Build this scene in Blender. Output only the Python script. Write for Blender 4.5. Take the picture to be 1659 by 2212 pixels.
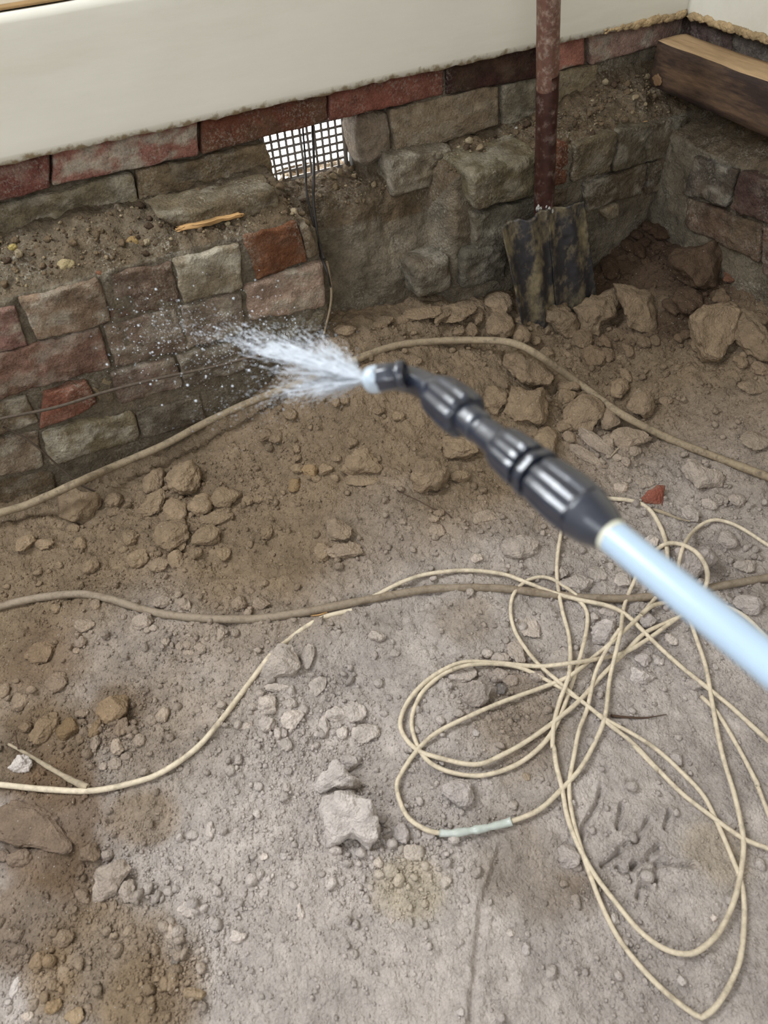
import bpy, math, random
import numpy as np
from mathutils import Matrix, Vector

random.seed(7); rng = np.random.default_rng(7)
for o in list(bpy.data.objects): bpy.data.objects.remove(o)
SC = bpy.context.scene; COL = SC.collection

# ------------------------------------------------------------------ camera
W, H, F = 1659, 2212, 1533.0
pit, rol, yaw = np.radians([48.1, -4.0, 23.1])
fw = np.array([math.sin(yaw)*math.cos(pit), math.cos(yaw)*math.cos(pit), -math.sin(pit)])
r0 = np.array([math.cos(yaw), -math.sin(yaw), 0.0]); u0 = np.cross(r0, fw)
rt = r0*math.cos(rol)+u0*math.sin(rol); up = -r0*math.sin(rol)+u0*math.cos(rol)
CAM = np.array([-1.277, -1.27, 1.028])
cam = bpy.data.cameras.new('camera'); camo = bpy.data.objects.new('camera', cam); COL.objects.link(camo)
m = Matrix.Identity(4)
for i in range(3):
    m[i][0] = rt[i]; m[i][1] = up[i]; m[i][2] = -fw[i]; m[i][3] = CAM[i]
camo.matrix_world = m
cam.sensor_fit = 'HORIZONTAL'; cam.sensor_width = 36; cam.lens = F/W*36; cam.clip_start = 0.02
cam.dof.use_dof = True; cam.dof.focus_distance = 1.25; cam.dof.aperture_fstop = 9.0
SC.camera = camo

# ------------------------------------------------------------------ world, lights, exposure
world = bpy.data.worlds.new('world'); SC.world = world; world.use_nodes = True
world.node_tree.nodes['Background'].inputs[0].default_value = (0.93, 0.97, 1.0, 1)
world.node_tree.nodes['Background'].inputs[1].default_value = 9.0
def area(name, loc, target, size, power, col):
    l = bpy.data.lights.new(name, 'AREA'); l.shape = 'RECTANGLE'; l.size = size[0]; l.size_y = size[1]
    l.energy = power; l.color = col
    o = bpy.data.objects.new(name, l); COL.objects.link(o); o.location = loc
    d = Vector(target)-Vector(loc); o.rotation_euler = d.to_track_quat('-Z', 'Y').to_euler()
    return o
area('window_daylight', (-1.9, -0.02, 1.75), (-1.35, -1.7, 0.0), (1.1, .8), 31.0, (0.9, 0.95, 1.0))
area('side_window_daylight', (-2.9, -1.9, 1.9), (-1.1, -1.1, 0.0), (1.2, 1.1), 9.0, (0.9, 0.95, 1.0))
area('room_window_daylight', (-2.2, -3.1, 1.9), (-1.5, 0.0, 0.6), (1.5, 1.3), 14.5, (0.95, 0.97, 1.0))
vs = SC.view_settings
SC.display_settings.display_device = 'sRGB'
vs.view_transform = 'Standard'; vs.look = 'None'; vs.gamma = 1.0; vs.use_curve_mapping = False
vs.exposure = 1.1

# ------------------------------------------------------------------ helpers
def ray(px, py): return rt*(px-W/2)-up*(py-H/2)+fw*F
def onplane(px, py, ax, v):
    d = ray(px, py); return CAM+d*((v-CAM[ax])/d[ax])
def atdepth(px, py, d): return CAM+ray(px, py)/F*d
def depth_of(p): return float((np.asarray(p)-CAM)@fw)
def srgb(r, g, b):
    c = np.array([r, g, b])/255.0
    return tuple(np.where(c <= .04045, c/12.92, ((c+.055)/1.055)**2.4))

def _h(i, j, k):
    n = (i*73856093) ^ (j*19349663) ^ (k*83492791)
    n &= 0xffffffff
    n = ((n ^ (n >> 13))*1274126177) & 0xffffffff
    n = n ^ (n >> 16)
    n = (n*2246822519) & 0xffffffff
    n = n ^ (n >> 13)
    return (n & 0xffffff)/float(0xffffff)
def vnoise(p):
    p = np.asarray(p, float); f0 = np.floor(p); i = f0.astype(np.int64)+1000; f = p-f0; f = f*f*(3-2*f)
    x, y, z = i[..., 0], i[..., 1], i[..., 2]; u, v, w = f[..., 0], f[..., 1], f[..., 2]
    def L(a, b, t): return a+(b-a)*t
    return L(L(L(_h(x, y, z), _h(x+1, y, z), u), L(_h(x, y+1, z), _h(x+1, y+1, z), u), v),
             L(L(_h(x, y, z+1), _h(x+1, y, z+1), u), L(_h(x, y+1, z+1), _h(x+1, y+1, z+1), u), v), w)*2-1
def fbm(p, octv=3, gain=.5):
    s = 0; a = 1.0; q = np.asarray(p, float)
    for o in range(octv):
        s = s+a*vnoise(q); q = q*2.03+17.3; a *= gain
    return s
def pebble(P2, cell, seed=0):
    # cellular bumps: rounded grains half sunk in the soil
    q = P2/cell; i = np.floor(q).astype(np.int64); best = np.full(q.shape[0], 0.0)
    for dx in (-1, 0, 1):
        for dy in (-1, 0, 1):
            c = i+np.array([dx, dy]); a = c[:, 0]+500; b = c[:, 1]+500; s = np.full(a.shape, 11+seed)
            ox = _h(a, b, s); oy = _h(a, b, s+7); rr = .18+.42*_h(a, b, s+13)**2
            on = _h(a, b, s+23) > .35
            d2 = (q[:, 0]-c[:, 0]-ox)**2+(q[:, 1]-c[:, 1]-oy)**2
            hgt = np.sqrt(np.maximum(rr*rr-d2, 0))*on
            best = np.maximum(best, hgt)
    return best*cell

def mesh(name, V, Fc, mat, parent=None, col=None, smooth=True):
    me = bpy.data.meshes.new(name)
    V = np.asarray(V, np.float32)
    if isinstance(Fc, np.ndarray):
        n = Fc.shape[1]
        me.vertices.add(len(V)); me.vertices.foreach_set('co', V.ravel())
        me.loops.add(Fc.size); me.loops.foreach_set('vertex_index', Fc.astype(np.int32).ravel())
        me.polygons.add(len(Fc)); me.polygons.foreach_set('loop_start', np.arange(0, Fc.size, n, dtype=np.int32))
        me.polygons.foreach_set('loop_total', np.full(len(Fc), n, np.int32))
        me.update(calc_edges=True); me.validate()
    else:
        me.from_pydata([tuple(map(float, v)) for v in V], [], [tuple(map(int, f)) for f in Fc]); me.update()
    me.polygons.foreach_set('use_smooth', np.full(len(me.polygons), smooth))
    if col is not None:
        a = me.color_attributes.new('Col', 'FLOAT_COLOR', 'POINT')
        c = np.ones((len(V), 4), np.float32); c[:, :3] = col
        a.data.foreach_set('color', c.ravel())
    me.materials.append(mat)
    o = bpy.data.objects.new(name, me); COL.objects.link(o)
    if parent: o.parent = parent
    return o
class Acc:
    def __init__(s): s.v = []; s.f = []; s.c = []; s.n = 0
    def add(s, V, Fc, c):
        V = np.asarray(V, float); s.v.append(V); s.f.append(np.asarray(Fc)+s.n)
        c = np.asarray(c, float); s.c.append(np.broadcast_to(c, (len(V), 3))); s.n += len(V)
    def build(s, name, mat, parent=None, smooth=True):
        return mesh(name, np.vstack(s.v), np.vstack(s.f), mat, parent, np.vstack(s.c), smooth)
def tag(o, label=None, cat=None, group=None, kind=None):
    if label: o['label'] = label
    if cat: o['category'] = cat
    if group: o['group'] = group
    if kind: o['kind'] = kind
    return o
def empty(name, loc, label=None, cat=None, group=None):
    o = bpy.data.objects.new(name, None); COL.objects.link(o); o.location = loc
    o.empty_display_size = .02
    return tag(o, label, cat, group)
def part(root, name, V, Fc, mat, col=None, smooth=True, label=None, parent=None):
    loc = np.array(root.location)
    o = mesh(name, np.asarray(V)-loc, Fc, mat, parent or root, col, smooth)
    if label: o['label'] = label
    return o

def gridfaces(nu, nv, closeu=False):
    a = np.arange(nu*nv).reshape(nu, nv)
    if closeu: a = np.vstack([a, a[:1]])
    return np.stack([a[:-1, :-1], a[1:, :-1], a[1:, 1:], a[:-1, 1:]], -1).reshape(-1, 4)
def cubegrid(nx, ny, nz):
    keys = {}; V = []; Fc = []
    def vid(i, j, k):
        t = (i, j, k)
        if t not in keys: keys[t] = len(V); V.append((2*i/nx-1, 2*j/ny-1, 2*k/nz-1))
        return keys[t]
    for k, fl in ((0, 1), (nz, 0)):
        for i in range(nx):
            for j in range(ny):
                q = [vid(i, j, k), vid(i+1, j, k), vid(i+1, j+1, k), vid(i, j+1, k)]; Fc.append(q[::-1] if fl else q)
    for j, fl in ((0, 0), (ny, 1)):
        for i in range(nx):
            for k in range(nz):
                q = [vid(i, j, k), vid(i+1, j, k), vid(i+1, j, k+1), vid(i, j, k+1)]; Fc.append(q[::-1] if fl else q)
    for i, fl in ((0, 1), (nx, 0)):
        for j in range(ny):
            for k in range(nz):
                q = [vid(i, j, k), vid(i, j+1, k), vid(i, j+1, k+1), vid(i, j, k+1)]; Fc.append(q[::-1] if fl else q)
    return np.array(V, float), np.array(Fc)
_cg = {}
def rbox(size, r, res):
    n = tuple(max(2, int(round(s/res))) for s in size)
    if n not in _cg: _cg[n] = cubegrid(*n)
    V, Fc = _cg[n]; hs = np.array(size)/2
    P = V*hs; inner = np.clip(P, -(hs-r), hs-r); d = P-inner; L = np.linalg.norm(d, axis=1, keepdims=True)
    P = np.where(L > 1e-9, inner+d/np.maximum(L, 1e-9)*np.minimum(L, r), P)
    return P, Fc
_ico = {}
def ico(n):
    if n not in _ico:
        import bmesh
        bm = bmesh.new(); bmesh.ops.create_icosphere(bm, subdivisions=n, radius=1.0)
        _ico[n] = (np.array([v.co[:] for v in bm.verts]), np.array([[v.index for v in f.verts] for f in bm.faces])); bm.free()
    return _ico[n]
def smooth_path(pts, step=.006):
    P = np.array(pts, float)
    if len(P) == 2: P = np.vstack([P[0], (P[0]+P[1])/2, P[1]])
    Q = np.vstack([2*P[0]-P[1], P, 2*P[-1]-P[-2]]); out = []
    for i in range(1, len(Q)-2):
        L = np.linalg.norm(Q[i+1]-Q[i]); n = max(2, int(L/step))
        t = np.linspace(0, 1, n, endpoint=False)[:, None]
        out.append(.5*((2*Q[i])+(-Q[i-1]+Q[i+1])*t+(2*Q[i-1]-5*Q[i]+4*Q[i+1]-Q[i+2])*t**2+(-Q[i-1]+3*Q[i]-3*Q[i+1]+Q[i+2])*t**3))
    out.append(Q[-2:-1]); return np.vstack(out)
def tube(P, R, seg=10, flat=1.0, ribs=None, closed_ends=True):
    P = np.asarray(P, float); n = len(P); R = np.broadcast_to(R, n)
    T = np.gradient(P, axis=0); T /= np.linalg.norm(T, axis=1, keepdims=True)+1e-12
    a = np.array([0, 0, 1.0]) if abs(T[0][2]) < .9 else np.array([1.0, 0, 0])
    N = np.cross(T[0], a); N /= np.linalg.norm(N); Ns = []
    for i in range(n):
        N = N-T[i]*(N@T[i]); N /= np.linalg.norm(N); Ns.append(N)
    Ns = np.array(Ns); B = np.cross(T, Ns)
    th = np.linspace(0, 2*math.pi, seg, endpoint=False)
    rr = R[:, None]*np.ones(seg)
    if ribs is not None: rr = rr*ribs(th, np.arange(n))
    V = P[:, None, :]+rr[..., None]*(np.cos(th)[None, :, None]*Ns[:, None, :]+flat*np.sin(th)[None, :, None]*B[:, None, :])
    Fc = gridfaces(n, seg); a = np.arange(n*seg).reshape(n, seg)
    wrap = np.stack([a[:-1, -1], a[1:, -1], a[1:, 0], a[:-1, 0]], -1)
    Fc = np.vstack([Fc, wrap])[:, ::-1]; V = V.reshape(-1, 3)
    if closed_ends:
        k = len(V); V = np.vstack([V, P[0], P[-1]])
        c0 = np.stack([a[0], np.roll(a[0], -1), np.full(seg, k), np.full(seg, k)], -1)
        c1 = np.stack([np.roll(a[-1], -1), a[-1], np.full(seg, k+1), np.full(seg, k+1)], -1)
        return V, np.vstack([Fc, c0, c1]).tolist()
    return V, Fc.tolist()
def tri_fix(Fc):
    return [list(dict.fromkeys(f)) for f in Fc]

# ------------------------------------------------------------------ materials
def newmat(name):
    mt = bpy.data.materials.new(name); mt.use_nodes = True
    return mt, mt.node_tree.nodes, mt.node_tree.links, mt.node_tree.nodes['Principled BSDF']
def earthmat(name, rough=.95, mott=.28, fine=420, bump=.35, bdist=.0012, spec=.15, scale=38, fleck=0.0, coarse=90, salt=0.0):
    mt, N, L, b = newmat(name)
    at = N.new('ShaderNodeAttribute'); at.attribute_name = 'Col'
    tc = N.new('ShaderNodeTexCoord')
    n1 = N.new('ShaderNodeTexNoise'); n1.inputs['Scale'].default_value = scale; n1.inputs['Detail'].default_value = 9; n1.inputs['Roughness'].default_value = .7
    n2 = N.new('ShaderNodeTexNoise'); n2.inputs['Scale'].default_value = fine; n2.inputs['Detail'].default_value = 4; n2.inputs['Roughness'].default_value = .65
    n3 = N.new('ShaderNodeTexVoronoi'); n3.inputs['Scale'].default_value = fine*.55
    n4 = N.new('ShaderNodeTexNoise'); n4.inputs['Scale'].default_value = coarse; n4.inputs['Detail'].default_value = 7; n4.inputs['Roughness'].default_value = .62
    for n in (n1, n2, n3, n4): L.new(tc.outputs['Object'], n.inputs['Vector'])
    r1 = N.new('ShaderNodeMapRange'); r1.inputs[1].default_value = .3; r1.inputs[2].default_value = .7
    r1.inputs[3].default_value = 1-mott; r1.inputs[4].default_value = 1+mott; L.new(n1.outputs[0], r1.inputs[0])
    r2 = N.new('ShaderNodeMapRange'); r2.inputs[1].default_value = .3; r2.inputs[2].default_value = .7
    r2.inputs[3].default_value = 1-mott*.6; r2.inputs[4].default_value = 1+mott*.6; L.new(n2.outputs[0], r2.inputs[0])
    mu = N.new('ShaderNodeMath'); mu.operation = 'MULTIPLY'; L.new(r1.outputs[0], mu.inputs[0]); L.new(r2.outputs[0], mu.inputs[1])
    mx = N.new('ShaderNodeVectorMath'); mx.operation = 'SCALE'; L.new(at.outputs['Color'], mx.inputs[0]); L.new(mu.outputs[0], mx.inputs['Scale'])
    vo = N.new('ShaderNodeTexVoronoi'); vo.inputs['Scale'].default_value = 430; L.new(tc.outputs['Object'], vo.inputs['Vector'])
    sep = N.new('ShaderNodeSeparateColor'); L.new(vo.outputs['Color'], sep.inputs[0])
    gt = N.new('ShaderNodeMath'); gt.operation = 'GREATER_THAN'; gt.inputs[1].default_value = 1-fleck; L.new(sep.outputs[0], gt.inputs[0])
    lt = N.new('ShaderNodeMath'); lt.operation = 'LESS_THAN'; lt.inputs[1].default_value = .34; L.new(vo.outputs['Distance'], lt.inputs[0])
    mm = N.new('ShaderNodeMath'); mm.operation = 'MULTIPLY'; L.new(gt.outputs[0], mm.inputs[0]); L.new(lt.outputs[0], mm.inputs[1])
    sp = N.new('ShaderNodeMix'); sp.data_type = 'RGBA'; sp.inputs[7].default_value = (.46, .43, .38, 1)
    L.new(mm.outputs[0], sp.inputs[0]); L.new(mx.outputs[0], sp.inputs[6]); outc = sp.outputs[2]
    if salt:
        s1 = N.new('ShaderNodeTexNoise'); s1.inputs['Scale'].default_value = 210; s1.inputs['Detail'].default_value = 6; s1.inputs['Roughness'].default_value = .75
        s2 = N.new('ShaderNodeTexNoise'); s2.inputs['Scale'].default_value = 16; s2.inputs['Detail'].default_value = 6
        for q in (s1, s2): L.new(tc.outputs['Object'], q.inputs['Vector'])
        m1 = N.new('ShaderNodeMapRange'); m1.inputs[1].default_value = .5; m1.inputs[2].default_value = .64; L.new(s1.outputs[0], m1.inputs[0])
        m2 = N.new('ShaderNodeMapRange'); m2.inputs[1].default_value = .46; m2.inputs[2].default_value = .66; m2.inputs[4].default_value = salt; L.new(s2.outputs[0], m2.inputs[0])
        m3 = N.new('ShaderNodeMath'); m3.operation = 'MULTIPLY'; L.new(m1.outputs[0], m3.inputs[0]); L.new(m2.outputs[0], m3.inputs[1])
        sx = N.new('ShaderNodeMix'); sx.data_type = 'RGBA'; sx.inputs[7].default_value = (.50, .46, .38, 1)
        L.new(m3.outputs[0], sx.inputs[0]); L.new(outc, sx.inputs[6]); outc = sx.outputs[2]
    L.new(outc, b.inputs['Base Color'])
    b.inputs['Roughness'].default_value = rough; b.inputs['Specular IOR Level'].default_value = spec
    ad = N.new('ShaderNodeMath'); ad.operation = 'MULTIPLY_ADD'; ad.inputs[1].default_value = -.7
    L.new(n3.outputs['Distance'], ad.inputs[0]); L.new(n2.outputs[0], ad.inputs[2])
    ad2 = N.new('ShaderNodeMath'); ad2.operation = 'MULTIPLY_ADD'; ad2.inputs[1].default_value = 2.2
    L.new(n4.outputs[0], ad2.inputs[0]); L.new(ad.outputs[0], ad2.inputs[2])
    bp = N.new('ShaderNodeBump'); bp.inputs['Strength'].default_value = bump*2; bp.inputs['Distance'].default_value = bdist
    L.new(ad2.outputs[0], bp.inputs['Height']); L.new(bp.outputs[0], b.inputs['Normal'])
    return mt
M_soil = earthmat('soil', bump=.55, bdist=.0030, mott=.24, fleck=.02)
M_clod = earthmat('dry_clod', bump=.55, bdist=.0026, fine=420, mott=.18, scale=55, fleck=.012)
M_brick = earthmat('old_brick', bump=.5, bdist=.003, fleck=.0, salt=.6, fine=360, mott=.38, scale=48, coarse=75)
M_face = earthmat('clean_brick', bump=.25, bdist=.001, fine=400, mott=.25, scale=30)
def flatmat(name, col, rough=.5, spec=.4, metal=0, nscale=40, namp=.15, bump=.0, stretch=None, col2=None, thr=(.45, .62), n2scale=12, coat=0):
    mt, N, L, b = newmat(name)
    tc = N.new('ShaderNodeTexCoord'); mp = N.new('ShaderNodeMapping'); L.new(tc.outputs['Object'], mp.inputs[0])
    if stretch: mp.inputs['Scale'].default_value = stretch
    n1 = N.new('ShaderNodeTexNoise'); n1.inputs['Scale'].default_value = nscale; n1.inputs['Detail'].default_value = 8; n1.inputs['Roughness'].default_value = .65
    L.new(mp.outputs[0], n1.inputs['Vector'])
    r = N.new('ShaderNodeMapRange'); r.inputs[1].default_value = .3; r.inputs[2].default_value = .7; r.inputs[3].default_value = 1-namp; r.inputs[4].default_value = 1+namp
    L.new(n1.outputs[0], r.inputs[0])
    src = None
    if col2 is not None:
        n2 = N.new('ShaderNodeTexNoise'); n2.inputs['Scale'].default_value = n2scale; n2.inputs['Detail'].default_value = 10; n2.inputs['Roughness'].default_value = .7
        L.new(mp.outputs[0], n2.inputs['Vector'])
        r2 = N.new('ShaderNodeMapRange'); r2.inputs[1].default_value = thr[0]; r2.inputs[2].default_value = thr[1]; L.new(n2.outputs[0], r2.inputs[0])
        mx = N.new('ShaderNodeMix'); mx.data_type = 'RGBA'; mx.inputs[6].default_value = (*col, 1); mx.inputs[7].default_value = (*col2, 1)
        L.new(r2.outputs[0], mx.inputs[0]); src = mx.outputs[2]
    sc = N.new('ShaderNodeVectorMath'); sc.operation = 'SCALE'
    if src: L.new(src, sc.inputs[0])
    else: sc.inputs[0].default_value = col
    L.new(r.outputs[0], sc.inputs['Scale']); L.new(sc.outputs[0], b.inputs['Base Color'])
    b.inputs['Roughness'].default_value = rough; b.inputs['Specular IOR Level'].default_value = spec; b.inputs['Metallic'].default_value = metal
    b.inputs['Coat Weight'].default_value = coat
    if bump:
        bp = N.new('ShaderNodeBump'); bp.inputs['Strength'].default_value = .6; bp.inputs['Distance'].default_value = bump
        L.new(n1.outputs[0], bp.inputs['Height']); L.new(bp.outputs[0], b.inputs['Normal'])
    return mt
M_white = flatmat('cream_painted_wood', srgb(222, 218, 205), rough=.45, spec=.35, nscale=60, namp=.02, bump=.0004, stretch=(.15, 1, 1), col2=srgb(208, 202, 184), thr=(.5, .8), n2scale=6)
M_plaster = flatmat('cream_plaster', srgb(228, 220, 200), rough=.8, namp=.03, bump=.0004)
M_room = flatmat('room_plaster', srgb(200, 200, 200), rough=.9, namp=.02)
M_glue = earthmat('crusty_mastic', mott=.25, bump=.4)
M_pipe = flatmat('rusty_pipe', srgb(98, 68, 56), rough=.55, nscale=130, namp=.3, bump=.0006, col2=srgb(150, 132, 118), thr=(.5, .7), n2scale=75)
M_pipe2 = flatmat('maroon_painted_pipe', srgb(58, 34, 29), rough=.35, nscale=90, namp=.4, bump=.0006, col2=srgb(112, 96, 88), thr=(.52, .68), n2scale=55)
M_slate = flatmat('weathered_fibre_sheet', srgb(52, 50, 52), rough=.5, nscale=90, namp=.3, bump=.001, col2=srgb(128, 116, 90), thr=(.47, .62), n2scale=26, stretch=(1, 1, .6))
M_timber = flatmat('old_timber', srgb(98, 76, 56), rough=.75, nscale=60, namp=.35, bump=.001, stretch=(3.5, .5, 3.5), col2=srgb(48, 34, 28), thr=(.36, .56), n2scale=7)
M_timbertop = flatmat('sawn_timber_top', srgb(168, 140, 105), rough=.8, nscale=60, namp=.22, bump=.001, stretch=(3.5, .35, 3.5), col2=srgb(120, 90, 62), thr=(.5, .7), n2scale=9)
M_grille = flatmat('grille_metal', srgb(128, 122, 116), rough=.5, namp=.2)
M_blackwire = flatmat('black_wire', srgb(38, 32, 28), rough=.6, namp=.3)
M_darkcable = flatmat('dark_dusty_cable', srgb(84, 72, 60), rough=.8, namp=.3, nscale=150)
M_cable = flatmat('dusty_cream_cable', srgb(206, 192, 168), rough=.7, nscale=160, namp=.16, bump=.0003, col2=srgb(160, 146, 126), thr=(.5, .7), n2scale=45)
M_cable_thick = flatmat('dusty_grey_cable', srgb(140, 126, 108), rough=.8, nscale=180, namp=.18, bump=.0004, col2=srgb(112, 96, 78), thr=(.5, .68), n2scale=55)
M_cable_back = flatmat('dusty_tan_cable', srgb(146, 130, 106), rough=.8, nscale=180, namp=.2, bump=.0005, col2=srgb(108, 94, 76), thr=(.5, .66), n2scale=70)
M_tape = flatmat('clear_blue_tape', srgb(186, 192, 184), rough=.25, spec=.6, namp=.12, nscale=120, bump=.0006)
M_stick = flatmat('dry_stick', srgb(156, 142, 120), rough=.85, nscale=140, namp=.25, bump=.0006)
M_root = flatmat('dark_root', srgb(78, 60, 48), rough=.9, namp=.3)
M_splinter = flatmat('fresh_splintered_wood', srgb(186, 146, 96), rough=.8, nscale=160, namp=.3, stretch=(.2, 1, 1), bump=.0008)
M_black = flatmat('black_plastic', srgb(38, 43, 56), rough=.28, spec=.8, namp=.12, nscale=200, coat=.5)
M_blackdusty = flatmat('dusty_black_plastic', srgb(38, 42, 54), rough=.32, spec=.75, namp=.15, nscale=120, col2=srgb(110, 100, 88), thr=(.62, .78), n2scale=60, coat=.4)
M_tubew = flatmat('pale_blue_tube', srgb(168, 188, 208), rough=.22, spec=.5, namp=.02)
M_tubew.node_tree.nodes['Principled BSDF'].inputs['Subsurface Weight'].default_value = .0
M_chip = flatmat('white_chip', srgb(205, 205, 200), rough=.6, namp=.1)
def clearmat(name, col, alpha, rough=.1):
    mt, N, L, b = newmat(name)
    b.inputs['Base Color'].default_value = (*col, 1); b.inputs['Roughness'].default_value = rough; b.inputs['Specular IOR Level'].default_value = .8
    tr = N.new('ShaderNodeBsdfTransparent'); mx = N.new('ShaderNodeMixShader'); mx.inputs[0].default_value = alpha
    L.new(tr.outputs[0], mx.inputs[1]); L.new(b.outputs[0], mx.inputs[2]); L.new(mx.outputs[0], N['Material Output'].inputs[0])
    return mt
M_clear = clearmat('clear_nozzle_plastic', (.62, .72, .82), .6, .08)
M_water = clearmat('water_droplets', (.86, .92, 1.0), .35, .12)

# ------------------------------------------------------------------ terrain
cp = np.array([(-3.2, .055), (-1.62, .055), (-1.43, .04), (-1.31, .045), (-1.21, .065), (-1.1, .10), (-.99, .155), (-.885, .205), (-.75, .20), (-.62, .19), (-.445, .155), (-.36, .15), (-.2, .15), (-.08, .22), (0.1, .25)])
def smax(a, b, k): return np.log(np.exp(a/k)+np.exp(b/k))*k
def terr_base(x, y):
    c = np.interp(x, cp[:, 0], cp[:, 1])
    d = np.maximum(-.10-y, 0)
    A = (c-.045)*np.exp(-(d/.27)**1.5)
    dB = np.maximum(-.07-x, 0)
    B = .17*np.exp(-(dB/.22)**1.5)*np.clip(1.15-np.abs(y+.25)*.55, .2, 1)
    return .045+smax(A, B, .02)-.014*0
def terr_mid(x, y):
    p = np.stack([x, y, np.zeros_like(x)], -1)
    rough = np.clip(1.25+y*.75, .45, 1.2)
    rough = rough*np.clip(1+.0*x, .3, 2)
    return terr_base(x, y)+(.010*fbm(p*7.0+3.1, 3)+.0070*fbm(p*26+9.7, 3))*rough
GROOVES = []   # (polyline of world xy, width, depth)
def terr_full(x, y):
    p = np.stack([x, y, np.zeros_like(x)], -1)
    rough = np.clip(1.3+y*.8, .35, 1.2)
    rg = 1-np.abs(vnoise(p*60+31)); z = terr_mid(x, y)+(.0034*fbm(p*95+4.4, 3)+.0022*rg*rg)*rough+.0007*fbm(p*330, 2)
    wq = np.stack([x, y], -1)+.0035*np.stack([vnoise(p*150+3), vnoise(p*150+77)], -1)
    pk = pebble(wq, .016, 1)*np.clip(fbm(p*9+40, 2)+.2, 0, 1)*.6
    pk2 = pebble(wq, .0065, 5)*np.clip(fbm(p*13+80, 2)+.6, 0, 1)*.75
    z = z+(pk*rough)+pk2*np.clip(rough, .6, 1)
    for pts, w, dp in GROOVES:
        lo = pts.min(0)-w*2.5; hi = pts.max(0)+w*2.5
        idx = np.where((x > lo[0]) & (x < hi[0]) & (y > lo[1]) & (y < hi[1]))[0]
        if not len(idx): continue
        q = np.stack([x[idx], y[idx]], -1); dm = np.full(len(idx), 9.0)
        for a, b in zip(pts[:-1], pts[1:]):
            ab = b-a; t = np.clip(((q-a)@ab)/(ab@ab+1e-12), 0, 1)
            dm = np.minimum(dm, np.linalg.norm(q-a-t[:, None]*ab, axis=1))
        dm = dm*(1+.35*vnoise(np.stack([q[:, 0]*120, q[:, 1]*120, q[:, 0]*0], -1)))
        z[idx] -= dp*np.exp(-(dm/w)**2)
        z[idx] += dp*.35*np.exp(-((dm-1.9*w)/(w*.8))**2)
    return z
def ground(px, py, lift=0.0, rocks=None):
    d = ray(px, py)/F; t = np.linspace(.55, 2.6, 800); P = CAM+t[:, None]*d
    T_ = terr_mid(P[:, 0], P[:, 1])
    if rocks is not None:
        for (x_, y_, z_, a_, b_, h_, th) in rocks:
            dx, dy = P[:, 0]-x_, P[:, 1]-y_; c_, s_ = math.cos(th), math.sin(th)
            q = ((dx*c_+dy*s_)/a_)**2+((-dx*s_+dy*c_)/b_)**2
            T_ = np.maximum(T_, np.where(q < 1, z_+h_*np.sqrt(np.maximum(1-q, 0)), -9))
    g = P[:, 2]-T_-lift
    k = np.where(g < 0)[0]
    if not len(k): return onplane(px, py, 2, .1)
    k = k[0]; a = g[k-1]/(g[k-1]-g[k]+1e-12); return P[k-1]+a*(P[k]-P[k-1])
def gxy(px, py): return ground(px, py)[:2]
def groove(pl, w, dp): GROOVES.append((np.array([gxy(*q) for q in pl]), w, dp))
# boot-tread marks and scrape lines pressed in the dust
for pl in [[(1345, 1735), (1335, 1790)], [(1400, 1770), (1378, 1810), (1356, 1830)], [(1446, 1752), (1438, 1788)],
           [(1365, 1870), (1400, 1858), (1440, 1866), (1500, 1870)], [(1372, 1862), (1358, 1888)], [(1422, 1868), (1412, 1902)], [(1400, 1915), (1384, 1912), (1378, 1938)],
           [(1300, 1700), (1290, 1735), (1264, 1780), (1250, 1820)], [(1335, 1875), (1365, 1900)], [(1300, 1870), (1335, 1845), (1352, 1820)], [(1425, 1830), (1400, 1850)]]:
    groove(pl, .0032, .0075)
groove([(1085, 1830), (1060, 1900), (1040, 1960), (1036, 2020), (1030, 2080), (1022, 2150), (1016, 2212)], .0042, .0055)
groove([(540, 2015), (590, 2060), (600, 2010)], .0015, .0015)
groove([(700, 2120), (760, 2100), (830, 2085), (900, 2080)], .0022, .002)
groove([(640, 2000), (700, 1985), (745, 2010), (760, 2040)], .002, .0018)
groove([(1040, 2212), (1060, 2170), (1120, 2150), (1180, 2160)], .002, .0018)
for k in range(6): groove([(655+k*16, 2010+k*3), (650+k*17, 2110), (640+k*18, 2200)], .0012, .0009)
groove([(980, 1560), (1060, 1550), (1120, 1560)], .004, .003)

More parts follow.
